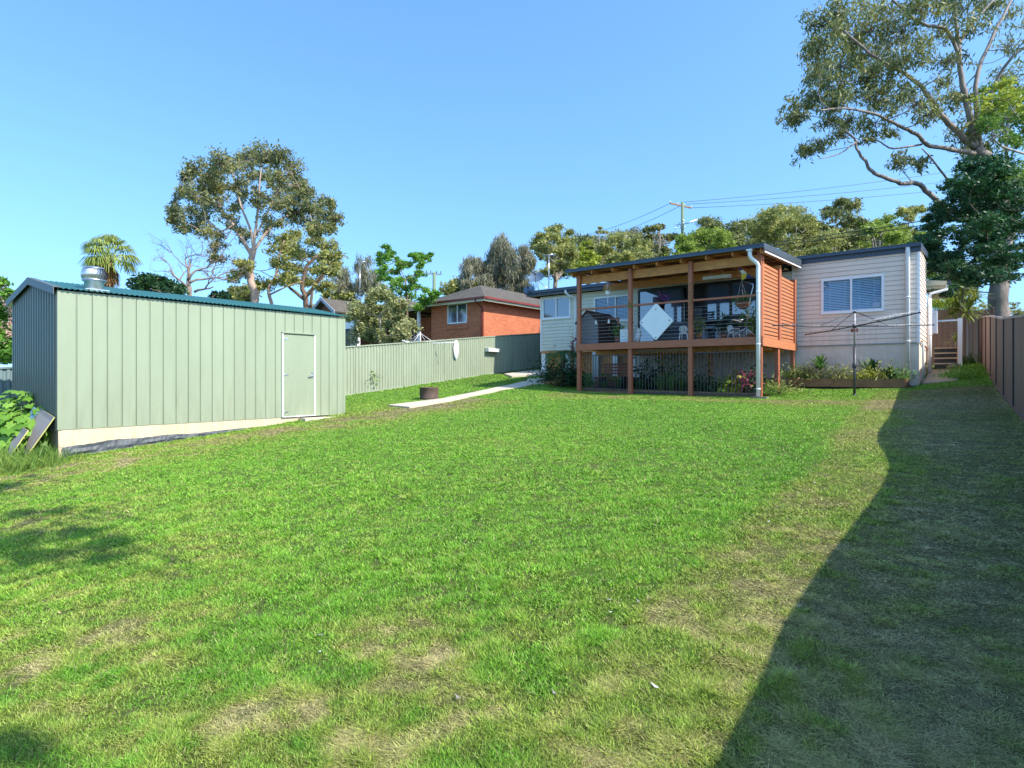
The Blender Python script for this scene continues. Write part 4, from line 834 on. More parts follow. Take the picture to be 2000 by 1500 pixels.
# dark lounge behind the diamond
t = thing('outdoor_sofa', 'dark cushioned wicker sofa behind the white diamond board', 'sofa', (xs[1]+.9,20.6,ZD))
sx0, sx1 = xs[1]+.25, xs[1]+2.1
MB().box((sx0,20.3,ZD+.05),(sx1,21.0,ZD+.4)).build('base', M['gunmetal'], t)
for k in range(2): MB().box((sx0+.1+k*.85,20.25,ZD+.402),(sx0+.9+k*.85,20.9,ZD+.52)).build('cushion', M['cushion'], t)
MB().box((sx0,21.0,ZD+.05),(sx1,21.15,ZD+.85)).build('backrest', M['gunmetal'], t)
for x in (sx0-.1,sx1): MB().box((x,20.3,ZD+.05),(x+.1,21.15,ZD+.62)).build('armrest', M['gunmetal'], t)
# vase with purple orchid
q = PY(1293,583,21.6); t = thing('orchid_stand', 'purple orchid flowers on a tall black stand before the sliding door', 'plant', (q.x,21.6,ZD))
mb = MB(); mb.tube([(q.x,21.6,ZD),(q.x,21.6,q.z-.25)],[.1,.1],10); mb.lathe((q.x,21.6,q.z-.3), [(.08,0),(.13,.08),(.14,.16),(.1,.2)],14); mb.build('stand', M['dark'], t)
npmesh('flowers', leafverts(rng.normal(size=(90,3))*[.12,.08,.09]+[q.x+.05,21.6,q.z+.03], .1, .7, 0), 4, [(0,1,2,3)], LM.get('purple', M['purple']), t)
# round hanging basket, pole stand, flag
q = PY(1451,593,19.4); t = thing('hanging_basket', 'round brown coir basket of greenery hanging at the right bay of the deck', 'hanging basket', (q.x,19.4,q.z))
mb = MB(); mb.lathe((q.x,19.4,q.z-.12), [(0,-.06),(.12,-.04),(.2,.05),(.23,.16),(.21,.16),(.17,.1)],18); mb.build('bowl', M['terracotta'], t)
mb = MB()
for k in range(3): aa = 2.1*k+.9; mb.tube([(q.x+.21*math.cos(aa),19.4+.21*math.sin(aa),q.z+.03),(q.x-.05,19.4,q.z+.75)],.007,4)
mb.tube([(q.x-.05,19.4,q.z+.75),(q.x-.05,19.4,3.5)],.006,4); mb.build('hanger', M['wire'], t)
npmesh('foliage', leafverts(rng.normal(size=(260,3))*[.15,.15,.1]+[q.x,19.4,q.z+.12], .1, .25, .2), 4, [(0,1,2,3)], LM['strap'], t)
S = lambda px,py,Y=18.62: PY(px,py,Y)
t = thing('metal_stand', 'thin bent white metal tripod stand leaning beside the deck downpipe', 'stand', tuple(S(1457,640)))
mb = MB(); mb.tube([S(1450,560),S(1450,549),S(1471,555),S(1471,560),S(1467,575),S(1457,642)],.016,8); mb.build('pole', M['galv'], t)
for a_,b_ in (((1457,640),(1431,658)),((1457,640),(1474,656)),((1458,640),(1459,658))): mb = MB(); mb.tube([S(*a_),S(b_[0],b_[1]-1)],.014,6); mb.build('leg', M['galv'], t)
t = thing('pennant_flag', 'blue and yellow triangular flag hanging under the deck roof at right', 'flag', tuple(S(1450,540,18.7)))
A_,B_,C_,D_,E_ = S(1441,519,18.7),S(1474,544,18.7),S(1449,548,18.7),S(1447,536,18.7),S(1460,534,18.7)
def thick(pts, m, nm_, th=.012, par=None, y=0): mb = MB(); mb.prism([p+V((0,y,0)) for p in pts],(0,th,0)); return mb.build(nm_, m, par)
thick([A_,D_,E_],M['navy'],'field',par=t); thick([D_,C_,S(1456,543,18.7),E_],M['yellow'],'lower_band',par=t); thick([E_,S(1456,543,18.7),B_],M['navy'],'tail',par=t); thick([S(1445,529,18.7),S(1449,535,18.7),S(1459,534,18.7),S(1452,527,18.7)],LM.get('none', M['cream']),'print',.01,t,-.012)
# potted plants on deck
def potted(px, Y, label, lm, h=.4, r=.2, pot=True, n=160, leaf=.14, asp=.3, m=None, cat='potted plant', up=.6, name='potted_plant', base=ZD):
    q = PY(px,650,Y); t = thing(name, label, cat, (q.x,Y,base))
    if pot: mb = MB(); mb.lathe((q.x,Y,base), [(0,0),(.09,0),(.12,.2),(.13,.22),(.11,.22),(.1,.17)],14); mb.build('pot', m or M['terracotta'], t)
    c = rng.normal(size=(n,3))*[r*.55,r*.55,h*.3]+[q.x,Y,base+.22+h*.5]
    npmesh('foliage', leafverts(c, leaf, asp, 0, up), 4, [(0,1,2,3)], LM[lm], t); mb = MB()
    for k in range(4): mb.tube([(q.x,Y,base+.1),(q.x+random.gauss(0,r*.4),Y+random.gauss(0,r*.3),base+.2+h*.6)],.007,4)
    mb.build('stem', M['bark2'], t); return t
potted(1207,18.9,'leafy variegated pot plant beside the hutch on the deck','mid',.4,.2)
potted(1414,19.6,'potted plant with a pale flower spike in the middle of the right bay','dkgreen',.55,.25,leaf=.16)
potted(1466,20.0,'tall bright potted plant behind the bent metal stand','lush',.9,.28,n=260)
potted(1365,19.3,'silvery potted plant just right of the third deck post','olive',.5,.2)
# climbing plant on posts
for i,(px,py,lb) in enumerate(((1231,596,'tuft of yellow green plant on the rail at the second deck post'),(1348,588,'small creeping plant climbing the third deck post'))):
    q = PY(px,py,YD-.09); n = 60 if i == 0 else 110; sc = [.08,.04,.06] if i == 0 else [.05,.03,.45]
    tag(npmesh('creeper', leafverts(rng.normal(size=(n,3))*sc+[q.x,YD-.1,q.z], .05, .6, .2), 4, [(0,1,2,3)], LM['olive']), lb, 'creeper')
# ================================================================== under the deck
def metal_panel(xa, xb, ztop, label, Y=YD+.09):
    t = thing('railing_panel', label, 'railing', ((xa+xb)/2,Y,gz(xa,Y)), 'black bar railings under the deck')
    zb0 = gz(xa,Y)+.06; mb = MB(); mb.bar((xa,Y,ztop),(xb,Y,ztop),.03,.03); mb.bar((xa,Y,zb0),(xb,Y,zb0),.03,.03); mb.build('frame', M['gunmetal'], t)
    n = int((xb-xa)/.105)
    for k in range(1,n): x = xa+(xb-xa)*k/n; MB().box((x-.0085,Y-.0085,zb0+.016),(x+.0085,Y+.0085,ztop-.016)).build('bar', M['gunmetal'], t)
z1 = PY(1180,694,YD+.09).z; z2 = PY(1290,684,YD+.09).z; z3 = PY(1400,688,YD+.09).z
metal_panel(xs[0]+.08,xs[1]-.08,z1,'lowest dark bar railing under the left bay of the deck')
metal_panel(xs[1]+.08,xs[2]-.08,z2,'dark bar railing under the middle bay of the deck')
metal_panel(xs[2]+.08,xs[3]-.1,z3,'dark bar railing under the right bay in front of pink and yellow plants')
# scroll iron
t = thing('scroll_ironwork', 'curled wrought iron ornament hanging below the deck beam', 'ironwork', (xs[2]+1,YD+.2,.9)); mb = MB()
for i,x in enumerate(np.arange(xs[2]+.35, xs[3]-.2, .42)):
    for s_ in (-1,1):
        pl = []
        for k in range(16): a_ = k*.42; r_ = .13*(1-k/18); pl.append((x+s_*(.1+r_*math.cos(a_)-.05), YD+.2, .87+r_*math.sin(a_)))
        mb.tube(pl,.009,5)
mb.build('scroll_row', M['rust'], t); mb = MB()
for x in (xs[0]+1.2,xs[0]+1.5,xs[0]+1.8):
    pl = []
    for k in range(16): a_ = k*.42; r_ = .15*(1-k/18); pl.append((x+r_*math.cos(a_), YD+.2, .88+r_*math.sin(a_)))
    mb.tube(pl,.009,5)
mb.bar((xs[0]+.2,YD+.2,1.03),(xs[3]-.2,YD+.2,1.03),.015,.015); mb.build('left_scrolls', M['rust'], t)
# soil bed under deck
vs = []; X0_,X1_,Y0_,Y1_ = -11.2,DXR-.1,YD+.2,YM
nx_,ny_ = 24,14
for i in range(nx_+1):
    for j in range(ny_+1):
        x = X0_+(X1_-X0_)*i/nx_; y = Y0_+(Y1_-Y0_)*j/ny_; vs.append((x,y,gz(x,y)+.07+random.uniform(-.02,.03)))
o = MB().add(vs, [(i*(ny_+1)+j,(i+1)*(ny_+1)+j,(i+1)*(ny_+1)+j+1,i*(ny_+1)+j+1) for i in range(nx_) for j in range(ny_)], smooth=True).build('soil', M['soil']); tag(o, kind='structure')
mb = MB(); mb.bar((xs[0]+.1,YD+.14,gz(xs[0],YD)+.04),(xs[3]-.1,YD+.14,gz(xs[3],YD)+.05),.05,.16); tag(mb.build('garden_sleeper', M['sleeper']), 'long timber sleeper edging the bed under the deck', 'sleeper')
# ================================================================== garden bed before the wing
bz = gz(-3,21.9); sb = (G(1542,750)+G(1768,757))/2
ya = 21.75; xa_ = PY(1541,750,ya).x; xb_ = PY(1768,757,ya).x
mb = MB(); mb.bar((xa_,ya,PY(1541,747,ya).z),(xb_,ya,PY(1768,749,ya).z),.06,.26); mb.bar((xb_,ya+.04,PY(1768,749,ya).z),(xb_,YM-.1,PY(1768,749,ya).z+.02),.06,.26)
tag(mb.build('garden_sleeper', M['sleeper']), 'brown sleeper edging the garden bed under the wing window', 'sleeper')
mb = MB(); mb.prism([(xa_,ya+.03,-.5),(xb_-.03,ya+.03,-.5),(xb_-.03,YM-.03,-.5),(xa_,YM-.03,-.5)],(0,0,.5+PY(1650,742,ya).z)); tag(mb.build('soil', M['soil']), kind='structure')
# ================================================================== small plants
def plant(name, label, cat, c, lm, n, sc, leaf, asp=.25, droop=0, up=.8, stems=6, bm='bark2', group=None):
    t = empty(name, label, cat, (c[0],c[1],c[2]), group); pts = rng.normal(size=(n,3))*sc; pts[:,2] = np.abs(pts[:,2])
    npmesh('foliage', leafverts(pts+[c[0],c[1],c[2]+leaf*.2], leaf, asp, droop, up), 4, [(0,1,2,3)], LM[lm], t)
    mb = MB()
    for k in range(stems): mb.tube([(c[0],c[1],c[2]-.05),(c[0]+random.gauss(0,sc[0]*.7),c[1]+random.gauss(0,sc[1]*.7),c[2]+sc[2]*random.uniform(.5,1.6))],.01,4)
    mb.build('stem', M[bm], t); return t
def rosette(name, label, cat, c, lm, n, L, w=.04, el0=.2, el1=1.4, droop=.35, stem=0.0, parent=None, group=None, bm='bark2'):
    """strap leaves arching out of a centre"""
    c = V(c); t = parent or empty(name, label, cat, tuple(c), group); vs = []
    top = c+V((0,0,stem))
    for k in range(n):
        a = random.uniform(0,2*PI); e = random.uniform(el0,el1); l = L*random.uniform(.7,1.1); d = V((math.cos(a)*math.cos(e),math.sin(a)*math.cos(e),math.sin(e))); s_ = V((-math.sin(a),math.cos(a),0))*w*.5
        p0 = top; p1 = p0+d*l*.4; p2 = p0+d*l*.75-V((0,0,droop*l*.22)); p3 = p0+d*l-V((0,0,droop*l*.6))
        vs += [p0-s_*.5,p0+s_*.5,p1+s_,p1-s_,p2+s_*.8,p2-s_*.8,p3]
    v = np.array([tuple(p) for p in vs]); npmesh_mixed('leaves', v, lm, t)
    if stem > 0: MB().tube([c-V((0,0,.05)),top],[w*.6,w*.5],7).build('stem', M[bm], t)
    return t
def npmesh_mixed(name, v, lm, t):
    n = len(v)//7; mb = bpy.data.meshes.new(name); fs = []
    for k in range(n): o = k*7; fs += [(o,o+1,o+2,o+3),(o+3,o+2,o+4,o+5),(o+5,o+4,o+6)]
    mb.from_pydata(v.tolist(), [], fs); mb.materials.append(LM[lm]); mb.update()
    o = bpy.data.objects.new(name, mb); C.objects.link(o); o.parent = t; o.matrix_parent_inverse = Matrix.Translation(-t.location); return o
zb_ = PY(1650,742,21.75).z
def bed(px, dy=0): q = PY(px, 740, 22.2+dy); return (q.x, 22.2+dy, zb_)
rosette('spiky_plant','tall dark spiky leaved plant rising at the left of the wing garden bed','plant',bed(1602),'strap',60,.75,.05,.3,1.5,.5,stem=.35)
rosette('spiky_plant','spreading brown green spiky plant leaning in front of the tall spiky one','plant',bed(1585,-.1),'olive',45,.6,.05,.1,1.2,.5)
rosette('broad_leaf_plant','dark upright broad leaved plant below the right half of the wing window','plant',bed(1703),'dkgreen',14,.85,.15,.9,1.5,.1)
rosette('broad_leaf_plant','dark green clump at the right end of the wing garden bed','plant',bed(1735,-.1),'dkgreen',22,.5,.11,.5,1.4,.1)
for px,lb,lm,r in ((1562,'low pale green plant spilling over the left end of the wing bed','olive',.22),(1548,'trailing plant between deck post and the wing garden bed','mid',.25),(1578,'yellow green low plant at the left third of the wing bed','shrub',.22),(1625,'bushy olive plant left of the clothesline pole','shrub',.32),(1652,'rust tinged bushy plant behind the clothesline pole','olive',.28),(1690,'yellow green strappy clump right of the clothesline pole','yel',.26),(1718,'pale low plant between the two dark broad leaved clumps','olive',.22),(1755,'small light plant at the sleeper corner by the downpipe','strap',.2)):
    plant('bedding_plant',lb,'plant',bed(px,-.15),lm,420,[r,.18,.2],.13,.2,0,.5,group='low plants in the wing garden bed')
# under-deck planting
def ud(px, Y=19.1): q = PY(px,760,Y); return (q.x,Y,gz(q.x,Y)+.06)
for px,Y,lb,lm,n,L,w in ((1150,19.0,'leftmost dark strappy clump behind the railing under the deck','strap',60,.55,.03),(1180,18.9,'blue green grassy clump under the left bay of the deck','strap',80,.5,.02),(1208,19.1,'grassy clump left of the second post under the deck','strap',70,.55,.022),(1250,19.2,'round leafy clump just right of the second post under the deck','fern',70,.45,.07),(1292,18.9,'tall fine grass clump centred under the middle bay','strap',110,.75,.016),(1312,18.9,'bright fine grass clump right of centre under the middle bay','mid',110,.75,.016),(1332,19.0,'grassy clump left of the third post under the deck','mid',80,.65,.016)):
    rosette('grass_clump',lb,'plant',ud(px,Y),lm,n,L,w,.7,1.5,.3,group='clumps behind the railings under the deck')
for px,Y,lb,lm,n,sc,lf,asp in ((1270,19.8,'dark leafy shrub at the back of the middle bay under the deck','dkgreen',500,[.3,.25,.45],.14,.45),(1320,19.9,'tall leafy shrub behind the fine grass under the deck','mid',500,[.28,.22,.5],.14,.45),(1375,19.3,'dark leafy shrub right of the third post under the deck','dkgreen',420,[.25,.2,.3],.12,.4),(1405,19.2,'low green plant in the right bay under the deck','mid',380,[.25,.2,.18],.1,.4),(1430,19.0,'yellow leaved plant in the right bay under the deck','yel',380,[.22,.18,.28],.14,.5),(1475,19.2,'dark green plant behind the white downpipe under the deck','dkgreen',380,[.2,.18,.35],.13,.45),(1500,19.0,'leafy plant on the lawn edge right of the white deck downpipe','mid',420,[.2,.2,.16],.1,.35),(1525,19.7,'weedy tuft between the two right deck posts','olive',420,[.28,.25,.14],.1,.25)):
    plant('shrub',lb,'shrub',ud(px,Y),lm,n,sc,lf,asp,0,.3)
rosette('pink_cordyline','pink striped arching leaves in the right bay under the deck','plant',ud(1458,19.2),'red',70,1.0,.075,.15,1.2,.6,stem=.2)
# loose timber, bricks
mb = MB(); q = PY(1515,735,21.4)
for k in range(6): mb.bar((q.x-.5,21.3+.07*k,.0-.25+.05*k),(q.x+.5+.05*k,21.5-.04*k,-.22+.05*k),.1,.035)
tag(mb.build('timber_offcuts', M['sleeper']), 'small stack of weathered boards behind the side posts of the deck', 'timber')
mb = MB(); qa,qb = PY(1494,729,20.6),PY(1515,731,20.6); mb.box((qa.x,20.6,gz(qa.x,20.6)),(qb.x,20.9,gz(qa.x,20.6)+.28)); tag(mb.build('garden_box', M['timber']), 'orange timber planter side under the right end of the deck', 'planter')
for k,(px,Y,lb) in enumerate(((1180,19.7,'stack of old red bricks in the dark under the left bay of the deck'),)):
    mb = MB(); q = ud(px,Y)
    for i in range(14): x = q[0]+(i%4)*.25-.4; z = q[2]+(i//4)*.09; mb.box((x,Y,z),(x+.22,Y+.11,z+.078))
    tag(mb.build('brick_stack', M['brickred']), lb, 'bricks')
q = ud(1163,20.6); mb = MB(); mb.box((q[0]-.15,20.6,q[2]+.0),(q[0]+.15,20.75,q[2]+1.1)); 
for k in range(6): mb.box((q[0]-.13,20.59,q[2]+.1+.16*k),(q[0]+.13,20.599,q[2]+.2+.16*k))
tag(mb.build('white_screen', M['offwhite']), 'narrow white slatted screen in the shade under the left bay', 'screen')
q = ud(1195,19.4); t = empty('wooden_bench_seat','brown timber garden seat under the left bay of the deck','bench',q)
mb = MB(); 
for k in range(4): mb.box((q[0]-.5,19.3+k*.1,q[2]+.40),(q[0]+.5,19.38+k*.1,q[2]+.43))
mb.build('seat', M['brickred'], t); mb = MB()
for k in range(4): mb.box((q[0]-.5,19.72,q[2]+.5+k*.11),(q[0]+.5,19.745,q[2]+.58+k*.11))
mb.build('backrest', M['brickred'], t)
for x in (-.45,.45): MB().box((q[0]+x-.03,19.3,q[2]-.05),(q[0]+x+.03,19.72,q[2]+.399)).build('leg', M['dark'], t)
# tree fern and shrubs left of the deck
q = PY(1098,745,19.6); zf = gz(q.x,19.6)
t = empty('tree_fern','dark green tree fern with arching fronds left of the deck','tree fern',(q.x,19.6,zf))
top = V((q.x+.05,19.55,1.0)); MB().tube(smooth_poly([(q.x,19.6,zf-.1),(q.x+.03,19.6,.3),top]),.09,8).build('trunk', M['bark2'], t)
vs = []
for k in range(26):
    a = 2*PI*k/26+random.uniform(-.1,.1); L = random.uniform(.9,1.35); pts = []; el = random.uniform(.35,.8)
    for i in range(14):
        s_ = i/13; pts.append(top+V((math.cos(a)*L*s_*math.cos(el*.6),math.sin(a)*L*s_*math.cos(el*.6),L*(el*s_*.75-.85*s_*s_))))
    sd = V((-math.sin(a),math.cos(a),-.12))
    for i in range(1,14):
        w = .22*math.sin(PI*min(1,(i/13)*.85+.12)); p = pts[i]; d = (pts[i]-pts[i-1])
        for s__ in (-1,1):
            for o_ in (0,.5):
                b0 = p-d*o_; tip = b0+sd*s__*w+d*.8; vs += [b0,b0+d*.32+sd*s__*w*.5,tip,b0-d*.02+sd*s__*w*.5+d*.05]
npmesh('fronds', np.array([tuple(p) for p in vs]), 4, [(0,1,2,3)], LM['fern'], t)
def ud2(px,py,Y): q = PY(px,py,Y); return (q.x,Y,gz(q.x,Y))
plant('shrub','dense dark shrub at the foot of the tree fern by the deck','shrub',ud2(1090,750,19.9),'dkgreen',1800,[.5,.4,.38],.12,.4,0,.2)
plant('shrub','dark shrub close to the first deck post','shrub',ud2(1113,750,19.2),'dkgreen',1100,[.25,.3,.42],.12,.4,0,.2)
plant('shrub','bronze leaved low shrub before the dark one left of the deck','shrub',ud2(1092,756,19.0),'palmdead',320,[.16,.14,.2],.13,.35,.2,.2)
mb = MB(); a_,b_ = G(1058,750),G(1126,753); mb.bar((a_.x,a_.y,a_.z+.05),(b_.x,b_.y,b_.z+.05),.07,.16); tag(mb.build('garden_sleeper', M['sleeper']), 'weathered sleeper edging the shrubs left of the deck', 'sleeper')
plant('potted_flower','red flowering stem standing against the cream wall by the downpipe','plant',(PY(1118,672,22.2).x,22.2,.9),'red',60,[.05,.05,.5],.14,.5,0,.2)
# ================================================================== rotary clothesline on the lawn
cz = P(1669,772,17.0); cx,cy = cz.x,cz.y; cg = gz(cx,cy); ja = (740-637)/F*17.0
cl = empty('rotary_clothesline','dark rotary clothesline standing on the lawn before the wing window','clothesline',(cx,cy,cg))
mb = MB(); mb.tube([(cx,cy,cg-.1),(cx,cy,ja-.6)],.035,12); mb.tube([(cx,cy,cg-.02),(cx,cy,cg+.05)],.05,12); mb.build('post', M['gunmetal'], cl)
mb = MB(); mb.tube([(cx,cy,ja-.62),(cx,cy,ja+.42)],.024,10); mb.build('inner_post', M['steel'], cl)
mb = MB(); mb.tube([(cx,cy,ja-.05),(cx,cy,ja+.05)],.055,12); mb.tube([(cx,cy,ja+.38),(cx,cy,ja+.43)],.035,10); mb.build('hub', M['gunmetal'], cl)
zc = cg+.86; mb = MB(); mb.lathe((cx+.0,cy,zc-.07),[(.045,0),(.06,.03),(.06,.1),(.045,.14)],12); mb.tube([(cx,cy,zc),(cx+.14,cy-.05,zc+.02),(cx+.15,cy-.05,zc-.1),(cx+.22,cy-.05,zc-.1)],.011,7); mb.build('crank', M['gunmetal'], cl)
def rotary(cl, cx, cy, ja, R, a0, m, mw, tilt=0, zr=.42, r=.017):
    tips = []
    for k in range(4):
        a = a0+k*PI/2; dx,dy = math.cos(a),math.sin(a); tip = V((cx+dx*R, cy+dy*R, ja+.03+tilt*(dx*.7-dy*.4))); tips.append(tip)
        mb = MB(); mb.tube([(cx+dx*.04,cy+dy*.04,ja),(cx+dx*R*.5,cy+dy*R*.5,ja+(tip.z-ja)*.5-.015),tip],r,8)
        for q_ in (.28,.4,.52,.64,.76,.88,.99): p = V((cx,cy,ja)).lerp(tip,q_); mb.tube([p-V((0,0,.03)),p+V((0,0,.035))],.011,6)
        arm = mb.build('arm', m, cl)
        mb = MB(); p = V((cx,cy,ja)).lerp(tip,.42); mb.tube([(cx,cy,ja+zr),p],.010,6); mb.build('strut', m, cl)
    for q_ in (.28,.4,.52,.64,.76,.88,.985):
        mb = MB()
        for k in range(4):
            a_ = V((cx,cy,ja+.03)).lerp(tips[k],q_)+V((0,0,.03)); b_ = V((cx,cy,ja+.03)).lerp(tips[(k+1)%4],q_)+V((0,0,.03)); mb.tube([a_,(a_+b_)/2-V((0,0,.02)),b_],.0028,4)
        mb.build('line', mw, cl)
rotary(cl, cx, cy, ja, 2.45, math.radians(38+45-40), M['gunmetal'], M['wire'], .12)
mb = MB()
for k in range(9): a = k*.7; p = V((cx+.08*math.cos(a),cy+.08*math.sin(a),ja-.1)); mb.box((p.x-.012,p.y-.006,p.z-.07),(p.x+.012,p.y+.006,p.z+.03))
tag(mb.build('clothes_pegs', M['terracotta']), 'bunch of faded pegs clipped round the clothesline hub', 'pegs')
# ================================================================== side steps, post, back fence
ys_ = 28.0; sx0_,sx1_ = XR+.12, PY(1869,700,ys_).x
TREAD = mat('step_tread', lin((206,190,160)), .8, .15, 5)
st = empty('garden_steps','open timber steps rising beside the house near the brown fence','steps',((sx0_+sx1_)/2,ys_,.3))
zz = [PY(1840,p,ys_).z for p in (709,698,687.5,677)]
for i,z in enumerate(zz):
    mb = MB(); mb.box((sx0_,ys_+i*.26,z-.045),(sx1_,ys_+i*.26+(.29 if i < 3 else 1.6),z)); mb.build('tread', TREAD, st)
mb = MB(); mb.box((sx1_+.002,ys_-.02,.1),(sx1_+.05,ys_+1.2,zz[3]+.02)); mb.build('stringer', M['timber'], st)
mb = MB(); mb.box((sx0_,ys_+1.0,0),(sx1_,ys_+1.05,zz[3]-.05)); mb.build('riser_back', M['gunmetal'], st)
qp = PY(1875,700,ys_-.1); mb = MB(); mb.box((qp.x-.07,ys_-.17,.1),(qp.x+.07,ys_-.03,PY(1875,622,ys_).z)); mb.build('newel_post', M['white'], st)
mb = MB(); mb.box((XR-.2,ys_-.12,PY(1840,627,ys_).z-.03),(qp.x-.071,ys_-.08,PY(1840,627,ys_).z+.03)); mb.build('handrail', M['white'], st)
mb = MB(); lump(mb,[(sx0_+.45,ys_-.1,.42),(sx0_+.65,ys_-.15,.5),(sx0_+.9,ys_-.1,.42)],[.05,.13,.05],10); tag(mb.build('rock', M['stone']), 'grey rock lying under the bottom step', 'rock')
fb = PY(1850,640,31.5)
t = empty('metal_fence','dark brown fence closing the passage behind the side steps','fence',(-.5,31.5,.8))
for i,(a_,b_) in enumerate(((-1.9,-.35),(-.288,.55))):
    mb = MB(); ribbed(mb,(a_,31.5,0),(1,0,0),(0,-1,0),b_-a_,lambda s: .6,lambda s: PY(1850,604,31.5).z-.1*i,.2,[(0,0),(.6,0),(.7,-.018),(.9,-.018)]); mb.build('panel', M['brown'], t)
    MB().box((b_,31.46,.5),(b_+.06,31.54,PY(1850,603,31.5).z)).build('post', M['brown'], t)
# dracaena with several heads
qd = PY(1880,700,29.4); t = empty('dragon_tree','thin stemmed plant with spiky yellow green leaf heads beside the white stair post','plant',(qd.x,29.4,gz(qd.x,29.4)))
heads = [(1872,605),(1886,612),(1868,548),(1880,575),(1905,585),(1895,600),(1858,615),(1888,545)]
bs = V((qd.x,29.4,gz(qd.x,29.4))); k1 = PY(1880,610,29.4)
mb = MB(); mb.tube(smooth_poly([bs,PY(1876,660,29.4),k1]),.05,7)
for hx,hy in heads:
    hp = PY(hx,hy,29.4+random.uniform(-.4,.4)); mb.tube(smooth_poly([k1,(k1+hp)/2+rv(.06),hp]),.025,6); rosette('x','','',hp,'draca',56,.74,.05,-.4,1.4,.5,parent=t)
rosette('x','','',PY(1866,668,29.6),'draca',26,.6,.03,0,1.5,.5,parent=t)
mb.build('stem', M['barkgrey'], t)
# weeds by the fence
for px,py,lb,n in ((1905,726,'bright green weeds at the foot of the brown fence beyond the steps',1500),(1885,738,'tall bright grass tuft right of the concrete pad',1500),(1893,690,'leafy weeds between white post and brown fence',700)):
    q = G(px,py) if py > 700 else PY(px,py,29); z = gz(q.x,q.y); sc = [.28,.6,.1] if py > 700 else [.15,.3,.2]
    plant('weeds',lb,'weeds',(q.x,q.y,z),'lush',n,sc,.13,.16,0,1.2,stems=2)
# ================================================================== left corner plants
def bigleaf(name, label, c, R, n, size, lm, cat='plant'):
    t = empty(name,label,cat,tuple(c)); c = V(c); vs = []; fs = []; mb = MB(); lf = MB()
    for k in range(n):
        d = V((random.gauss(0,1),random.gauss(0,1),abs(random.gauss(0,.8)))); d.normalize(); p = c+V((d.x*R[0],d.y*R[1],d.z*R[2]))*random.uniform(.55,1.0)
        nrm = (d*.6+V((.35,-.45,.8))+rv(.25)).normalized(); u = nrm.cross(V((0,0,1))).normalized(); w = u.cross(nrm); s_ = size*random.uniform(.6,1.15); m = 14; ring = []
        rot = random.uniform(-.5,.5)
        for j in range(m):
            a = 2*PI*j/m+rot; r = s_*(.5 if j%2 == 0 else .36)*(1.25 if j == 0 else 1)*(.25 if j == 7 else 1); ring.append(p+(u*math.sin(a)+w*-math.cos(a))*r-nrm*(.12*r))
        lf.add([p]+ring, [(0,j+1,(j+1)%m+1) for j in range(m)])
        if k%3 == 0: mb.tube(smooth_poly([c-V((0,0,R[2]*.3)),(c+p)/2,p]),.01,5)
    lf.build('foliage', LM[lm], t); mb.build('stem', M['poleg'], t); return t
q = P(14,860,11.3); bigleaf('big_leaf_plant','bushy plant with large lobed bright green leaves at left beside the shed', (q.x-.1,q.y+.2,gz(q.x,q.y)+.15), (1.0,.75,1.2), 520, .25, 'lush')
q = P(40,880,10.6); plant('grass_tussock','long unmown grass at the foot of the leaning boards','grass tuft',(q.x,q.y,gz(q.x,q.y)),'mid',2600,[.5,.35,.1],.2,.05,0,1.4,stems=1)
q = P(98,892,10.9); plant('grass_tussock','small grass tuft between boards and shed corner','grass tuft',(q.x+.15,q.y-.15,gz(q.x,q.y)),'mid',500,[.12,.1,.08],.2,.06,0,1.4,stems=1)
q = P(5,880,10.0); plant('grass_tussock','long grass under the large lobed leaves at the left edge','grass tuft',(q.x-.3,q.y+.2,gz(q.x,q.y)),'mid',1800,[.5,.3,.1],.22,.05,0,1.4,stems=1)
random.seed(77)
for k in range(16):
    px,py = random.choice(((870,1190),(1170,1120),(1240,1190),(480,1090),(1310,920),(880,880),(1500,1010),(660,1250),(645,1290),(890,1390),(1040,1380),(1560,950),(1620,1170),(1270,1370),(410,1240),(1060,1000))); q = G(px+random.uniform(-60,60),py+random.uniform(-20,20)); a = random.uniform(0,6.3); u = V((math.cos(a),math.sin(a),.1)); w_ = V((-math.sin(a),math.cos(a),.25)); L_ = random.uniform(.014,.026); q = q+V((0,0,.02))
    o = MB().add([q-u*L_,q-u*L_*.2+w_*L_*.38-V((0,0,.004)),q+u*L_*.5+w_*L_*.22,q+u*L_+V((0,0,.008)),q+u*L_*.4-w_*L_*.25,q-u*L_*.3-w_*L_*.36],[(0,1,2,3,4,5)]).build('fallen_leaf', M['boardgrey'] if k%3 else M['offwhite']); tag(o,'small dry curled leaf lying on the open lawn','leaf','dry leaves scattered on the lawn')
# fire drum, fence ornaments
q = G(838,779); t = empty('fire_drum','low rusty brown steel drum on the lawn beside the path','fire pit',tuple(q)); zt_ = .36*1.0
mb = MB(); mb.lathe(tuple(q), [(.30,-.03),(.30,.02),(.305,.03),(.30,.04),(.30,.34),(.31,.35),(.31,.37),(.29,.37),(.285,.05),(0,.05)], 28); mb.build('shell', M['rust'], t)
mb = MB(); mb.lathe((q.x,q.y,q.z), [(0,.09),(.27,.07)], 20); mb.build('ash', M['soil'], t)
q = PX(891,683,-18.13); mb = MB(); n = 20; vs = []
for i in range(11):
    zz_ = -.42+.084*i; w = .17*math.sqrt(max(.02,1-(zz_/.44)**2))*(1 if zz_ > 0 else 1-.25*abs(zz_)/.42)
    for j in range(9): s_ = -1+j/4; vs.append((q.x+.10*(1-s_*s_)*math.sqrt(max(0,1-(zz_/.46)**2))+(.05*math.exp(-(s_/.25)**2)*math.exp(-((zz_+.02)/.12)**2)), q.y+s_*w, q.z+zz_))
mb.add(vs, [(i*9+j,i*9+j+1,(i+1)*9+j+1,(i+1)*9+j) for i in range(10) for j in range(8)], smooth=True)
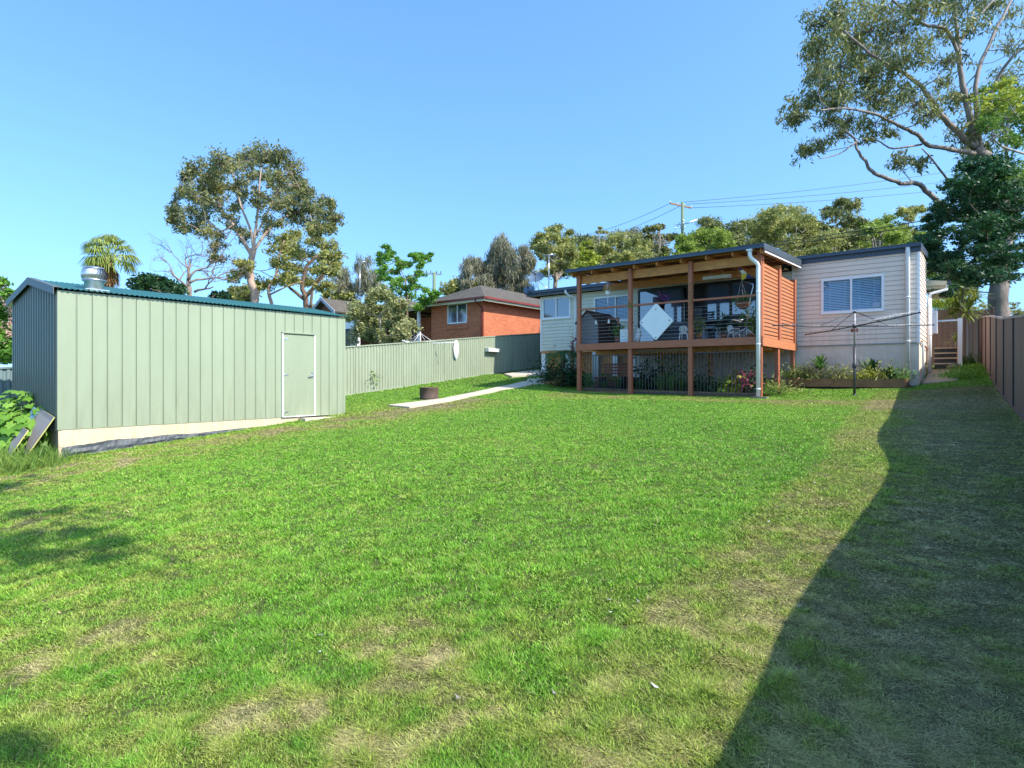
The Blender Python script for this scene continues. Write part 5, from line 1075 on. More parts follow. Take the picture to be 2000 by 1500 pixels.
for s_ in (-.07,.07): mb.box((q.x+.075,q.y+s_-.03,q.z+.1),(q.x+.093,q.y+s_+.03,q.z+.125), 1)
mb.box((q.x+.07,q.y-.04,q.z-.2),(q.x+.092,q.y+.04,q.z-.185), 1)
tag(mb.build('wall_mask', [M['white'],M['gunmetal']]), 'white face mask hanging on the pale green fence', 'mask')
q = PX(961,683,-18.1); mb = MB(); mb.box((-18.17,q.y-.42,q.z-.1),(-17.95,q.y+.42,q.z-.07)); mb.box((-18.17,q.y-.42,q.z-.07),(-18.15,q.y+.42,q.z+.09)); mb.box((-17.97,q.y-.42,q.z-.07),(-17.95,q.y+.42,q.z+.05)); mb.box((-18.15,q.y-.42,q.z-.07),(-17.97,q.y-.4,q.z+.07)); mb.box((-18.15,q.y+.4,q.z-.07),(-17.97,q.y+.42,q.z+.07))
tag(mb.build('wall_planter', M['offwhite']), 'narrow pale planter box fixed on the shaded part of the green fence', 'planter')
for px,py,lb,n in ((731,740,'little creeper with a few leaves on the pale green fence near the shed',40),):
    q = PX(px,py,-18.12); tag(npmesh('creeper', leafverts(rng.normal(size=(n,3))*[.02,.12,.16]+[q.x+.05,q.y,q.z], .09, .6, .2), 4, [(0,1,2,3)], LM['mid']), lb, 'creeper')
# ================================================================== neighbours
def hiproof(mb, x0, x1, y0, y1, ze, h, ov=.5):
    x0-=ov;x1+=ov;y0-=ov;y1+=ov; w = min(x1-x0,y1-y0)/2
    if x1-x0 < y1-y0: r0,r1 = V(((x0+x1)/2,y0+w,ze+h)),V(((x0+x1)/2,y1-w,ze+h)); f = [(0,1,4),(1,2,5,4),(2,3,5),(3,0,4,5)]
    else: r0,r1 = V((x0+w,(y0+y1)/2,ze+h)),V((x1-w,(y0+y1)/2,ze+h)); f = [(0,1,5,4),(1,2,5),(2,3,4,5),(3,0,4)]
    mb.add([(x0,y0,ze),(x1,y0,ze),(x1,y1,ze),(x0,y1,ze),r0,r1], f)
def tiled_mat():
    m, nt, b = nm('concrete_tiles'); N = nt.nodes; L = nt.links; tc = N.new('ShaderNodeTexCoord')
    w = N.new('ShaderNodeTexWave'); w.inputs['Scale'].default_value = 1.6; w.bands_direction = 'X'; w.inputs['Distortion'].default_value = 0; L.new(tc.outputs['Object'], w.inputs['Vector'])
    w2 = N.new('ShaderNodeTexWave'); w2.inputs['Scale'].default_value = 2.6; w2.bands_direction = 'Z'; w2.wave_profile = 'SAW'; L.new(tc.outputs['Object'], w2.inputs['Vector'])
    ad = N.new('ShaderNodeMath'); ad.operation = 'ADD'; L.new(w.outputs['Fac'], ad.inputs[0]); L.new(w2.outputs['Fac'], ad.inputs[1])
    n = N.new('ShaderNodeTexNoise'); n.inputs['Scale'].default_value = 2; n.inputs['Detail'].default_value = 7; L.new(tc.outputs['Object'], n.inputs['Vector'])
    r = N.new('ShaderNodeValToRGB'); r.color_ramp.elements[0].color = lin((60,56,50))+(1,); r.color_ramp.elements[1].color = lin((112,104,92))+(1,); L.new(n.outputs['Fac'], r.inputs['Fac']); L.new(r.outputs['Color'], b.inputs['Base Color'])
    b.inputs['Roughness'].default_value = .85; bp = N.new('ShaderNodeBump'); bp.inputs['Strength'].default_value = 1; bp.inputs['Distance'].default_value = .06; L.new(ad.outputs[0], bp.inputs['Height']); L.new(bp.outputs['Normal'], b.inputs['Normal']); return m
TILE = tiled_mat()
BX = -20.5; BY = PX(944.6,640,BX).y; ze = PX(944.6,587,BX).z; BX0 = PY(842.5,640,BY).x
bh = empty('brick_house','orange brick house with brown tiled hip roof beyond the green fence','house',((BX+BX0)/2,BY+3,.4))
w = rect(873,912,592,632,BY)
mb = MB()   # walls, front face split round the window
y1_ = BY+10.5
def wallrect(mb, x0, x1, z0, z1, Y, holes):
    xs_ = sorted({x0,x1}|{h[0] for h in holes}|{h[1] for h in holes}); zs_ = sorted({z0,z1}|{h[2] for h in holes}|{h[3] for h in holes})
    for a,b in zip(xs_[:-1],xs_[1:]):
        for c,d in zip(zs_[:-1],zs_[1:]):
            if any(h[0] < (a+b)/2 < h[1] and h[2] < (c+d)/2 < h[3] for h in holes): continue
            mb.quad((a,Y,c),(b,Y,c),(b,Y,d),(a,Y,d))
    for h in holes:
        mb.quad((h[0],Y,h[2]),(h[0],Y+.1,h[2]),(h[0],Y+.1,h[3]),(h[0],Y,h[3])); mb.quad((h[1],Y,h[2]),(h[1],Y,h[3]),(h[1],Y+.1,h[3]),(h[1],Y+.1,h[2])); mb.quad((h[0],Y,h[3]),(h[0],Y+.1,h[3]),(h[1],Y+.1,h[3]),(h[1],Y,h[3]))
wallrect(mb, BX0, BX, -.2, ze, BY, [(w[0],w[1],w[2],ze-.01)])
mb.quad((BX,BY,-.2),(BX,y1_,-.2),(BX,y1_,ze),(BX,BY,ze)); mb.quad((BX0,y1_,-.2),(BX0,BY,-.2),(BX0,BY,ze),(BX0,y1_,ze)); mb.quad((BX,y1_,-.2),(BX0,y1_,-.2),(BX0,y1_,ze),(BX,y1_,ze))
mb.build('wall', M['brick'], bh)
mb = MB(); mb.box((w[0]-.08,BY-.05,w[2]-.3),(w[1]+.08,BY-.001,w[2]-.22)); mb.build('sill', M['brick'], bh)
mb = MB(); mb.box((w[0],BY+.02,w[3]),(w[1],BY+.06,ze)); mb.build('window_head', M['cream'], bh)
f = window((w[0]+.03,w[1]-.03,w[2]+.03,w[3]-.03), bh, BY+.07); 
mb = MB(); 
for k in range(16): x = w[0]+.08+(w[1]-w[0]-.16)*k/16; mb.box((x,BY+.12,w[2]+.05),(x+.05,BY+.125+.02*(k%2),w[3]-.05))
mb.build('curtain', M['curtain'], f)
hx0 = BX0-1.2
mb = MB(); hiproof(mb, BX0-.0, BX, BY, y1_, ze+.12, 1.12, .55); hiproof(mb, BX0-7, BX-1.0, BY+6, y1_+6, ze+.1, 1.3, .55); mb.build('roof', TILE, bh)
mb = MB(); mb.box((BX0-.5,BY-.5,ze-.01),(BX+.5,y1_+.5,ze+.012)); mb.build('eave_lining', M['cream'], bh)
mb = MB()
for a,b in (((BX0-.55,BY-.57,ze+.07),(BX+.6,BY-.57,ze+.07)),((BX+.57,BY-.5,ze+.07),(BX+.57,y1_+.5,ze+.07))): mb.bar(a,b,.11,.11)
mb.build('gutter', M['redtrim'], bh)
mb = MB(); mb.box((BX0-.5,BY-.515,ze-.10),(BX+.52,BY-.495,ze+.02)); mb.box((BX+.495,BY-.494,ze-.10),(BX+.515,y1_+.5,ze+.02)); mb.build('fascia', M['cream'], bh)
mb = MB(); mb.tube([(BX-.12,BY-.55,ze+.02),(BX-.12,BY-.5,ze-.1),(BX-.08,BY-.1,ze-.32),(BX-.08,BY-.06,ze-.4),(BX-.08,BY-.06,-.1)],.045,8); mb.build('downpipe', M['redtrim'], bh)
# porch at its left
pz = PY(820,614,BY+.8).z; plx = PY(782,640,BY+.8).x
mb = MB(); mb.prism([(plx-.3,BY-.5,pz+.0),(BX0-.001,BY-.5,pz+.18),(BX0-.001,BY-.5,pz+.26),(plx-.3,BY-.5,pz+.08)],(0,4.5,0)); mb.build('porch_roof', M['tile'], bh)
mb = MB(); mb.bar((plx-.3,BY-.52,pz+.0),(BX0-.01,BY-.52,pz+.16),.05,.16); mb.build('porch_fascia', M['cream'], bh)
xq_ = PY(818,640,BY-.3).x; mb = MB(); mb.box((xq_-.07,BY-.37,0),(xq_+.07,BY-.23,pz+.08)); mb.build('porch_post', M['white'], bh)
mb = MB(); mb.box((plx-2.5,BY+2.6,0),(BX0-.002,BY+2.75,pz+.1)); mb.build('porch_wall', M['brick'], bh)
wq = rect(795,809,621,650,BY+2.55); mb = MB(); mb.box((wq[0]-.05,BY+2.53,wq[2]-.9),(wq[1]+.05,BY+2.58,wq[3]+.05)); d_ = mb.build('porch_door', M['white'], bh); MB().box((wq[0]+.03,BY+2.515,wq[2]-.8),(wq[1]-.03,BY+2.529,wq[3]-.03)).build('pane', M['glass'], d_)
# far gabled house behind the shed roof
D2 = 38; ga, gm, gr = P(560,606,D2+3), P(638,586,D2), P(672,603,D2)
gh = empty('gabled_house','distant brown brick house with grey gable just above the shed roof','house',(gm.x,gm.y+4,.6))
zr_ = gm.z; zev = P(672,610,D2).z; hw = (P(672,600,D2).x-P(604,600,D2).x)/2
cxg = gm.x; yg = gm.y
mb = MB(); mb.quad((cxg-hw,yg,.2),(cxg+hw,yg,.2),(cxg+hw,yg,zev),(cxg,yg,zr_-.12),(cxg-hw,yg,zev)); mb.quad((cxg+hw,yg,.2),(cxg+hw,yg+9,.2),(cxg+hw,yg+9,zev),(cxg+hw,yg,zev)); mb.build('wall', M['brick2'], gh)
mb = MB()
for s_ in (-1,1): mb.prism([(cxg,yg-.4,zr_),(cxg+s_*(hw+.5),yg-.4,zev-.15),(cxg+s_*(hw+.5),yg-.4,zev-.05),(cxg,yg-.4,zr_+.1)],(0,9.6,0))
mb.build('roof', TILE, gh)
mb = MB()
for s_ in (-1,1): mb.prism([(cxg,yg-.45,zr_-.08),(cxg+s_*(hw+.55),yg-.45,zev-.26),(cxg+s_*(hw+.55),yg-.45,zev-.02),(cxg,yg-.45,zr_+.13)],(0,.045,0))
mb.build('barge_board', mat('barge_grey', lin((150,158,168)), .5), gh)
mb = MB(); hiproof(mb, cxg+hw+.3, cxg+hw+5.5, yg+.5, yg+9, P(690,622,D2).z, 1.2, .4); mb.build('side_roof', TILE, gh)
qw = P(684,660,D2-6); mb = MB(); mb.box((qw.x-1.5,qw.y,.2),(qw.x+.6,qw.y+.2,P(684,627,D2-6).z)); wh = mb.build('white_wall', M['white']); tag(wh,'small white rendered wall seen between shed corner and olive shrub','wall')
mb = MB(); q = P(679,655,D2-6.5); mb.box((q.x-.35,q.y,.3),(q.x+.15,q.y+.06,q.z+.35)); mb.build('screen_door', M['dark'], wh)
# far roof corner at right edge
q = P(1990,602,50); t = empty('far_house','distant house roof corner just above the brown fence at right edge','house',(q.x+4,q.y,1))
mb = MB(); mb.box((q.x,q.y,.8),(q.x+9,q.y+6,q.z-.5)); mb.build('wall', M['brick2'], t); mb = MB(); hiproof(mb, q.x, q.x+9, q.y, q.y+6, q.z-.5, 1.5, .4); mb.build('roof', TILE, t)
# neighbour's clothesline
q = PX(821,660,-20.2); q = P(821,671,25.5); t = empty('rotary_clothesline','white rotary clothesline peeking over the green fence before the brick house','clothesline',(q.x,q.y,gz(q.x,q.y)))
jz = P(821,669,25.5).z; MB().tube([(q.x,q.y,-.4),(q.x,q.y,P(821,648,25.5).z)],.022,8).build('post', M['white'], t)
rotary(t, q.x, q.y, jz-.05, 1.6, .35, M['white'], M['wire'], 0, .46, .014)
# washing
for i,(px,m_,lb) in enumerate(((815,'white','white cloth pegged on the neighbour clothesline left of its post'),(838,'cushion','dark cloth pegged on the neighbour clothesline right of its post'))):
    pass
# ================================================================== poles and wires
pc = P(1333,395,62); pp_ = empty('utility_pole','tall green treated power pole with crossarm above the deck roof','power pole',(pc.x,pc.y,gz(pc.x,pc.y)))
MB().tube([(pc.x,pc.y,0),(pc.x,pc.y,pc.z)],[.2,.15],12).build('post', M['poleg'], pp_)
ca,cb_ = P(1309,397,61), P(1350,406,63)
mb = MB(); mb.bar(ca,cb_,.12,.14); mb.build('crossarm', M['sleeper'], pp_)
mb = MB()
for s_ in (0,.35,.65,1): p = ca.lerp(cb_,s_)+V((0,0,.07)); mb.lathe(tuple(p),[(.04,0),(.07,.05),(.04,.1),(.07,.14),(.03,.2)],8)
mb.build('insulator', M['offwhite'], pp_)
q = P(1331,438,62); mb = MB()
for k in range(14): a_ = q+V((random.uniform(-.7,.3),random.uniform(-.3,.3),random.uniform(-.5,.5))); mb.tube([a_,a_+rv(.25)],.035,6)
mb.bar(q+V((-.7,0,.05)),q+V((1.2,0,.0)),.1,.1); mb.tube(smooth_poly([q+V((.2,0,0)),q+V((.8,0,.05)),P(1365,427,62)]),.035,6); mb.build('fittings', M['galv'], pp_)
mb = MB(); q = P(1341,484,62)
for k in range(3): mb.tube([q+V((-.3,0,-.3+.3*k)),q+V((.35,0,-.25+.3*k))],.045,6)
mb.build('pole_brackets', M['galv'], pp_)
def cable(name, label, pts, r, m=M['cable'], sag=0):
    mb = MB(); a,b = pts; pl = []
    for i in range(13): t_ = i/12; p = a.lerp(b,t_); p.z -= sag*4*t_*(1-t_); pl.append(p)
    mb.tube(pl, r, 5); return tag(mb.build(name, m), label, 'cable')
for a_,b_,lb,sg in (((1333,395,62),(1990,312,75),'topmost power cable running right from the pole crossarm',.5),((1340,399,62),(2010,332,75),'middle of the three upper power cables right of the pole',.5),((1350,406,63),(2010,350,76),'lowest of the three upper power cables right of the pole',.5),((1309,397,61),(1130,462,80),'upper thin cable running down left from the pole crossarm',.4),((1327,403,62),(1160,467,80),'lower thin cable running down left from the pole',.4)):
    cable('power_cable', lb, (P(*a_),P(*b_)), .022, sag=sg)
for a_,b_,lb,sg in (((1333,487,62),(1900,415,30),'upper black service cable crossing in front of the trees above the wing',.35),((1333,490,62),(1900,424,30),'lower black service cable crossing in front of the trees above the wing',.4)):
    cable('service_cable', lb, (P(*a_),P(*b_)), .026, sag=sg)
pc = P(848,532,75); t = empty('utility_pole','distant power pole with crossarm between bright tree and brick house','power pole',(pc.x,pc.y,1.5))
MB().tube([(pc.x,pc.y,.5),(pc.x,pc.y,pc.z)],[.24,.2],10).build('post', M['poleg'], t)
a_,b_ = P(833,534,75),P(861,536,75); MB().bar(a_,b_,.14,.16).build('crossarm', M['steel'], t); mb = MB()
for s_ in (0,.3,.7,1): p = a_.lerp(b_,s_); mb.tube([p,p+V((0,0,.4))],.06,6)
mb.build('insulator', M['gunmetal'], t)
# antennas and dishes
def antenna(px, ytop, ybot, D, label, w=26):
    a,b = P(px,ybot,D),P(px,ytop,D); t = empty('tv_antenna',label,'antenna',tuple(a)); MB().tube([a,b],.022,6).build('mast', M['galv'], t); mb = MB()
    R_ = V((CS,SN,0)); u = w/2*D/F; mb.tube([b-R_*u+V((0,0,-.02)),b+R_*u+V((0,0,.05))],.014,5)
    for k in range(7): p = b+R_*u*(-.9+.3*k); mb.tube([p+V((-.25,.25,.06)),p+V((.25,-.25,-.06))],.009,4)
    mb.build('element_array', M['galv'], t)
antenna(1072,498,566,28,'thin television mast standing on the house roof behind the satellite dishes',24)
antenna(703,512,600,40,'tall television antenna mast above the olive shrub',22)
def dish(px, py, r, D, label, bx, by):
    c = P(px,py,D); R = r*D/F; t = empty('satellite_dish',label,'satellite dish',tuple(P(bx,by,D)))
    d = V((.25,-.75,.55)).normalized(); u = d.cross(V((0,0,1))).normalized(); w = u.cross(d); vs = []
    for i in range(6):
        rr = R*i/5
        for j in range(20): a = 2*PI*j/20; vs.append(c+u*rr*math.cos(a)*1.12+w*rr*math.sin(a)*.95+d*(.30*R*(i/5)**2))
    mb = MB(); mb.add(vs,[(i*20+j,i*20+(j+1)%20,(i+1)*20+(j+1)%20,(i+1)*20+j) for i in range(5) for j in range(20)],smooth=True); mb.build('reflector', mat('dish_grey_blue', lin((84,104,124)), .5), t)
    mb = MB(); f_ = c+d*R*1.1-w*R*.2; mb.tube([c-w*R*.95,f_],.018,5); mb.tube([f_-d*.05,f_+d*.08],.04,8); mb.build('feed_arm', M['gunmetal'], t)
    mb = MB(); mb.tube([c-d*.03,c-d*.12,P(bx,by,D)],.025,7); mb.tube([c-d*.12,P(bx,by,D)+V((.5,.3,0))],.016,6); mb.build('mount', M['galv'], t)
dish(1049,544,13.5,27.3,'larger upper satellite dish above the left end of the house gutter',1052,570)
dish(1034,567,10,27.6,'smaller lower satellite dish at the left end of the house gutter',1040,577)
# ================================================================== trees
# --- big gum at the right, trunk behind the brown fence
L = [([(1950,640,0),(1952,560,0),(1958,480,0),(1950,400,0),(1930,320,0),(1905,290,0)],0.437,0.216),
     ([(1905,290,0),(1890,210,0),(1878,150,0),(1868,60,0),(1862,-40,0)],0.158,0.056),
     ([(1905,290,0),(1860,250,-.5),(1832,215,-1),(1800,170,-1.5),(1760,140,-2),(1700,105,-2.5),(1650,60,-3)],0.144,0.035),
     ([(1905,300,0),(1850,290,-1),(1810,282,-1.5),(1790,262,-2),(1755,245,-2.5),(1705,222,-3),(1650,212,-3.5),(1600,214,-4)],0.108,0.028),
     ([(1850,410,0),(1815,378,-.5),(1790,358,-.8),(1760,358,-1.2),(1725,345,-1.5),(1703,335,-1.7),(1690,315,-2),(1675,295,-2),(1668,270,-2),(1650,255,-2.4)],0.115,0.035),
     ([(1920,330,0),(1905,170,.5),(1935,80,1),(1965,20,1.5),(1990,-30,2)],0.115,0.042),
     ([(1878,130,0),(1850,60,-.4),(1800,45,-1),(1745,0,-1.6),(1740,-40,-2)],0.086,0.035),
     ([(1870,90,0),(1905,40,.4),(1950,-10,.8)],0.072,0.035),
     ([(1910,250,0),(1950,150,-.5),(1990,100,-1),(2040,70,-1)],0.086,0.035),
     ([(1800,282,-1.5),(1745,290,-2.2),(1720,278,-2.2),(1700,268,-2.5)],0.043,0.021),
     ([(1675,275,-2),(1640,300,-2.6),(1600,310,-3)],0.036,0.014),
     ([(1850,350,0),(1820,310,-.4),(1800,290,-.6)],0.050,0.021)]
CL = [(1605,50,28,520),(1640,20,30,560),(1690,15,30,560),(1740,25,30,500),(1610,100,28,560),(1650,70,30,600),(1700,60,30,560),(1600,150,26,520),(1640,130,32,620),(1690,110,30,560),(1735,95,28,420),(1760,60,26,380),(1790,20,28,420),(1840,10,28,420),(1880,15,30,520),(1930,10,30,460),(1970,30,26,300),(1595,140,24,400),(1650,165,28,500),(1700,150,28,500),(1735,135,26,420),(1765,120,26,420),(1790,100,22,260),(1830,60,22,260),(1600,195,26,460),(1570,205,22,380),(1550,225,20,320),(1640,205,28,500),(1690,190,28,500),(1725,195,24,380),(1760,180,22,260),(1790,205,26,380),(1815,225,20,260),(1620,235,24,380),(1660,235,24,360),(1710,240,24,380),(1575,300,18,300),(1600,285,18,240),(1640,265,18,240),(1740,262,16,180),(1690,275,14,150),(1755,320,16,220),(1790,320,18,240),(1850,120,26,300),(1865,190,26,280),(1840,165,20,220),(1880,195,20,260),(1960,150,26,260),(1985,190,24,240),(1975,90,24,200),(2030,60,40,400),(2050,150,40,400),(1900,60,22,240),(1550,240,14,160),(1590,110,20,300),(1660,100,24,300),(1920,230,26,420),(1900,260,30,600),(1925,285,28,560),(1905,310,26,460)]
rng = np.random.default_rng(11); random.seed(11)
make_tree('gum_tree','tallest smooth barked gum tree overhanging the top right corner of the view','tree',27,L,CL,.215,LM['gum'],M['bark'],aspect=.24,droop=.75,spread=1.6,twig=.011,sub=18,dens=1.35,clus=.25,flat=.85,reach=1.6)
# --- dark conifer round that trunk
CL = []
for i in range(210):
    y = 315+(i/120)*270+random.uniform(-8,8); w = 20+min(1,(y-300)/170)*100 if y < 480 else 120-(y-480)*.55
    CL.append((1915+random.uniform(-1,1)*w, y+random.uniform(-5,12), random.uniform(13,22), 230))
CL += [(random.uniform(1905,1975), random.uniform(340,545), random.uniform(14,20), 230) for _ in range(60)]
CL = [c for c in CL if c[1] < 548 or (c[1] < 568 and c[0] < 1915)]
make_tree('conifer_tree','dark green dense conifer standing in front of the tall gum trunk','tree',26,[([(1950,640,1.6),(1948,500,1.4),(1930,400,.4),(1920,320,0)],.10,.05)],CL,.125,LM['conifer'],M['bark2'],aspect=.42,droop=.15,spread=2.2,twig=.010,sub=9,dens=2.3,clus=.3,flat=.5,reach=1.45)
CL = [(1960+random.uniform(-45,45), 250+random.uniform(-75,140), random.uniform(14,24), 240) for _ in range(34)]
make_tree('climber_tree','yellow green leafy tree against the right edge between gum crown and conifer','tree',25,[([(1954,640,3.6),(1956,500,2.6),(1965,300,0),(1970,220,0)],.12,.05),([(2000,300,0),(1955,285,-.5),(1935,262,-.8),(1945,270,-.9)],.05,.02)],CL,.17,LM['mid'],M['barkgrey'],aspect=.35,droop=.4,spread=1.3,twig=.012,sub=6,clus=.3)
CL = [(1985+random.uniform(-30,30), 185+random.uniform(-25,60), random.uniform(12,20), 220) for _ in range(10)]+[(1915,200,16,160),(1930,215,16,160)]
make_tree('yellow_shoot_tree','lime yellow shoots at the right edge below the gum branches','tree',24.5,[([(2032,640,0),(2020,400,0),(2000,210,0)],.1,.04)],CL,.15,LM['yel'],M['barkgrey'],aspect=.4,droop=.1,spread=1,twig=.012,sub=6,clus=.3)
# --- the big rounded gum on the left
rng = np.random.default_rng(5); random.seed(5)
L = [([(497,640,0),(495,570,0),(488,540,0),(490,510,0),(494,485,0)],0.331,0.223),
     ([(492,500,0),(475,470,-.3),(455,440,-.6),(432,405,-1),(415,375,-1.2),(400,350,-1.2)],0.161,0.037),
     ([(494,490,0),(490,450,0),(470,400,.3),(458,350,.4),(450,330,.4)],0.112,0.031),
     ([(494,490,0),(500,440,0),(505,390,0),(508,350,0),(512,320,0)],0.124,0.031),
     ([(496,490,0),(520,455,.4),(545,430,.6),(590,410,.8),(620,400,1)],0.124,0.031),
     ([(500,460,0),(530,400,-.4),(550,360,-.6),(560,340,-.7)],0.081,0.025),
     ([(455,440,0),(430,450,-.5),(400,425,-.8),(370,420,-1),(345,425,-1)],0.062,0.019),
     ([(455,445,0),(430,480,.2),(420,485,.4)],0.037,0.019),
     ([(530,640,.8),(531,600,.8),(525,565,.8),(540,535,.9),(545,500,1),(555,470,1)],0.161,0.056),
     ([(528,575,.8),(560,560,.9),(590,550,1)],0.074,0.037)]
CL = []
for px,py,r,n in ((365,345,17,520),(385,335,18,560),(400,365,20,560),(430,320,22,640),(455,330,20,520),(470,312,20,600),(495,303,20,560),(520,306,20,560),(545,312,18,520),(565,330,20,560),(580,360,20,560),(595,375,16,400),(340,410,13,340),(352,425,14,360),(375,415,16,320),(385,440,16,360),(345,440,13,260),(360,448,12,260),(405,400,20,460),(430,365,20,460),(460,365,18,360),(490,345,20,420),(520,345,18,380),(545,350,18,420),(560,385,20,460),(600,400,18,380),(620,410,16,380),(640,425,14,360),(645,440,13,300),(625,440,14,300),(600,430,18,380),(570,420,18,380),(540,400,16,300),(500,390,16,260),(470,400,14,200),(425,400,14,200),(425,480,15,420),(422,500,13,300),(430,465,12,200),(480,465,15,320),(400,455,12,160),(520,430,14,220),(612,455,14,240),(410,345,16,300),(360,370,14,260),(385,385,16,320),(345,400,12,260),(352,380,12,260),(335,425,10,220),(410,455,14,260),(395,425,14,260),(655,430,10,240),(648,400,10,220),(630,395,14,300)):
    CL.append((px,py,r,n))
for _ in range(34):
    a = random.uniform(0,2*PI); r_ = math.sqrt(random.random()); CL.append((490+math.cos(a)*r_*120, 385+math.sin(a)*r_*70, random.uniform(8,13), 150))
make_tree('gum_tree','tall rounded gum tree with pale forked limbs rising beyond the shed','tree',45,L,CL,.22,LM['gumL'],M['barkpink'],aspect=.36,droop=.5,spread=1.8,twig=.018,sub=14,dens=1.6,clus=.28,flat=.95,reach=1.25)
def at_(*a, **k): return auto_tree(*a, **k)
# second darker gum right behind
rng = np.random.default_rng(6)
CL = [(x+random.uniform(-6,6), y+random.uniform(-5,5), random.uniform(13,19), 420) for x,y in ((560,470),(590,465),(620,475),(640,480),(575,495),(605,500),(635,505),(650,520),(585,525),(615,530),(640,535),(560,515),(545,490),(600,550),(630,560),(570,550),(650,500),(620,455),(480,520),(465,540),(550,545),(510,555))]
make_tree('gum_tree','lower olive gum with dark limbs tucked under the right side of the tall rounded gum','tree',50,[([(598,640,0),(597,580,0),(590,560,0),(600,520,0),(620,500,0)],.3,.1),([(596,580,0),(630,540,0),(635,500,0)],.2,.08),([(595,585,0),(560,555,0),(545,530,0)],.15,.06),([(607,600,0),(612,560,0),(625,540,0)],.13,.06)],CL,.26,LM['olive'],M['bark2'],aspect=.35,droop=.4,spread=1.5,twig=.02,sub=11,dens=1.8,clus=.3,flat=.7,reach=1.35)
# --- palm
pb = P(213,640,30); t = empty('fan_palm','fan palm with drooping fronds and brown skirt behind the shed ventilator','palm tree',(pb.x,pb.y,gz(pb.x,pb.y)))
top = P(211,503,30); MB().tube([(pb.x,pb.y,0),(top.x,top.y,top.z)],[.3,.22],10).build('trunk', M['bark2'], t)
random.seed(3); vs = []; vd = []; mbst = MB()
def fan(vs, c, d, R, n=16, sp=1.25, dr=.5):
    d = d.normalized(); u = d.cross(V((0,0,1)));  u = u.normalized() if u.length > .05 else V((1,0,0)); 
    for k in range(n):
        a = -sp+2*sp*k/(n-1); dd = (d*math.cos(a)+u*math.sin(a)+rv(.05)).normalized(); p1 = c+dd*R*.55; p2 = c+dd*R*.85-V((0,0,R*dr)); s_ = dd.cross(V((.1,.2,1))).normalized()*.028
        vs += [c-s_*.4,c+s_*.4,p1+s_,p1-s_, p1-s_,p1+s_,p2+s_*.3,p2-s_*.3]
for k in range(46):
    el = random.uniform(-.2,1.5); a = random.uniform(0,2*PI); d = V((math.cos(a)*math.cos(el),math.sin(a)*math.cos(el),math.sin(el))); c = top+d*random.uniform(.55,.85)-V((0,0,.12*(1-el)))
    mbst.tube([top+V((0,0,-.1)),top+d*.4,c],.015,4); fan(vs, c, d-V((0,0,.3)), random.uniform(.75,1.0), dr=.38)
for k in range(34):
    a = random.uniform(0,2*PI); d = V((math.cos(a)*.45,math.sin(a)*.45,-1)); c = top+V((math.cos(a)*.22,math.sin(a)*.22,random.uniform(-.9,-.2))); fan(vd, c, d, .8, 9, .45, .15)
npmesh('fronds', np.array([tuple(p) for p in vs]), 4, [(0,1,2,3)], LM['palm'], t); npmesh('dead_skirt', np.array([tuple(p) for p in vd]), 4, [(0,1,2,3)], LM['palmdead'], t); mbst.build('stems', M['poleg'], t)
# --- dead tree
random.seed(9); q0 = P(372,640,38); t = empty('dead_tree','bare grey dead tree with twisted branches behind the shed','tree',(q0.x,q0.y,gz(q0.x,q0.y))); mb = MB()
def grow(p, d, L_, r, lv):
    pts = [p]; n = 5
    for i in range(n): d = (d+rv(.22)+V((0,0,.04))).normalized(); pts.append(pts[-1]+d*L_/n)
    mb.tube(smooth_poly(pts,2), [r*(1-.6*i/(2*n)) for i in range(2*n+1)], 6 if r > .03 else 4)
    if lv > 0:
        for k in range(random.choice((2,3,3))):
            i = random.randint(2,n); a = rv(1); a = (a-d*a.dot(d)).normalized(); grow(pts[i], (d*.75+a*random.uniform(.5,.9)+V((0,0,.12))).normalized(), L_*random.uniform(.6,.85), r*.52, lv-1)
R_ = V((CS,SN,0))
mb.tube([(q0.x,q0.y,0),tuple(P(370,560,38))],[.2,.15],8)
for px,py,tx,ty in ((370,562,340,500),(370,560,375,485),(368,545,400,490),(371,552,422,500),(380,570,425,545),(366,560,328,520)):
    a,b = P(px,py,38),P(tx,ty,38); grow(a,(b-a).normalized(),(b-a).length*.85,.085,4)
mb.build('branches', M['deadwood'], t)
# --- bushes and trees of the left background
random.seed(21); rng = np.random.default_rng(21)
def bush(name, label, pts, D, lm, leaf, base, r0=.12, cat='tree', asp=.45, droop=.3, dens=1.0, clus=.32, flat=.75, sub=6, bm='bark2', spread=.7):
    cx_ = sum(p[0] for p in pts)/len(pts); my = max(p[1] for p in pts); ty = min(p[1] for p in pts)
    return make_tree(name,label,cat,D,[([(cx_,base,0),(cx_+2,(base+my)/2,0),(cx_-2,(my+ty)/2,0)],r0,r0*.4)],pts,leaf,lm,M[bm],aspect=asp,droop=droop,spread=spread,twig=max(.012,r0*.12),sub=sub,dens=dens,clus=clus,flat=flat)
def cloud(n, x0, x1, f_top, y1, r0, r1, nl):
    out = []
    for i in range(n):
        x = x0+(x1-x0)*(i+.5)/n+random.uniform(-6,6); ty = f_top(x); y = ty+(y1-ty)*random.random()**1.3; out.append((x, max(y, ty), random.uniform(r0,r1), nl))
    return out
bush('evergreen_tree','dark green rounded tree just behind the teal shed roof',cloud(26,262,352,lambda x: 545+abs(x-300)*.25,590,10,15,330),34,LM['dkgreen'],.2,640)
bush('evergreen_tree','small dark green tree between the dead tree and the tall rounded gum',cloud(10,415,452,lambda x: 572,596,6,9,200),36,LM['dkgreen'],.16,640)
bush('background_tree','low yellow green tree under the left limbs of the tall rounded gum',cloud(16,452,500,lambda x: 565,600,8,12,260),60,LM['olive'],.35,640)
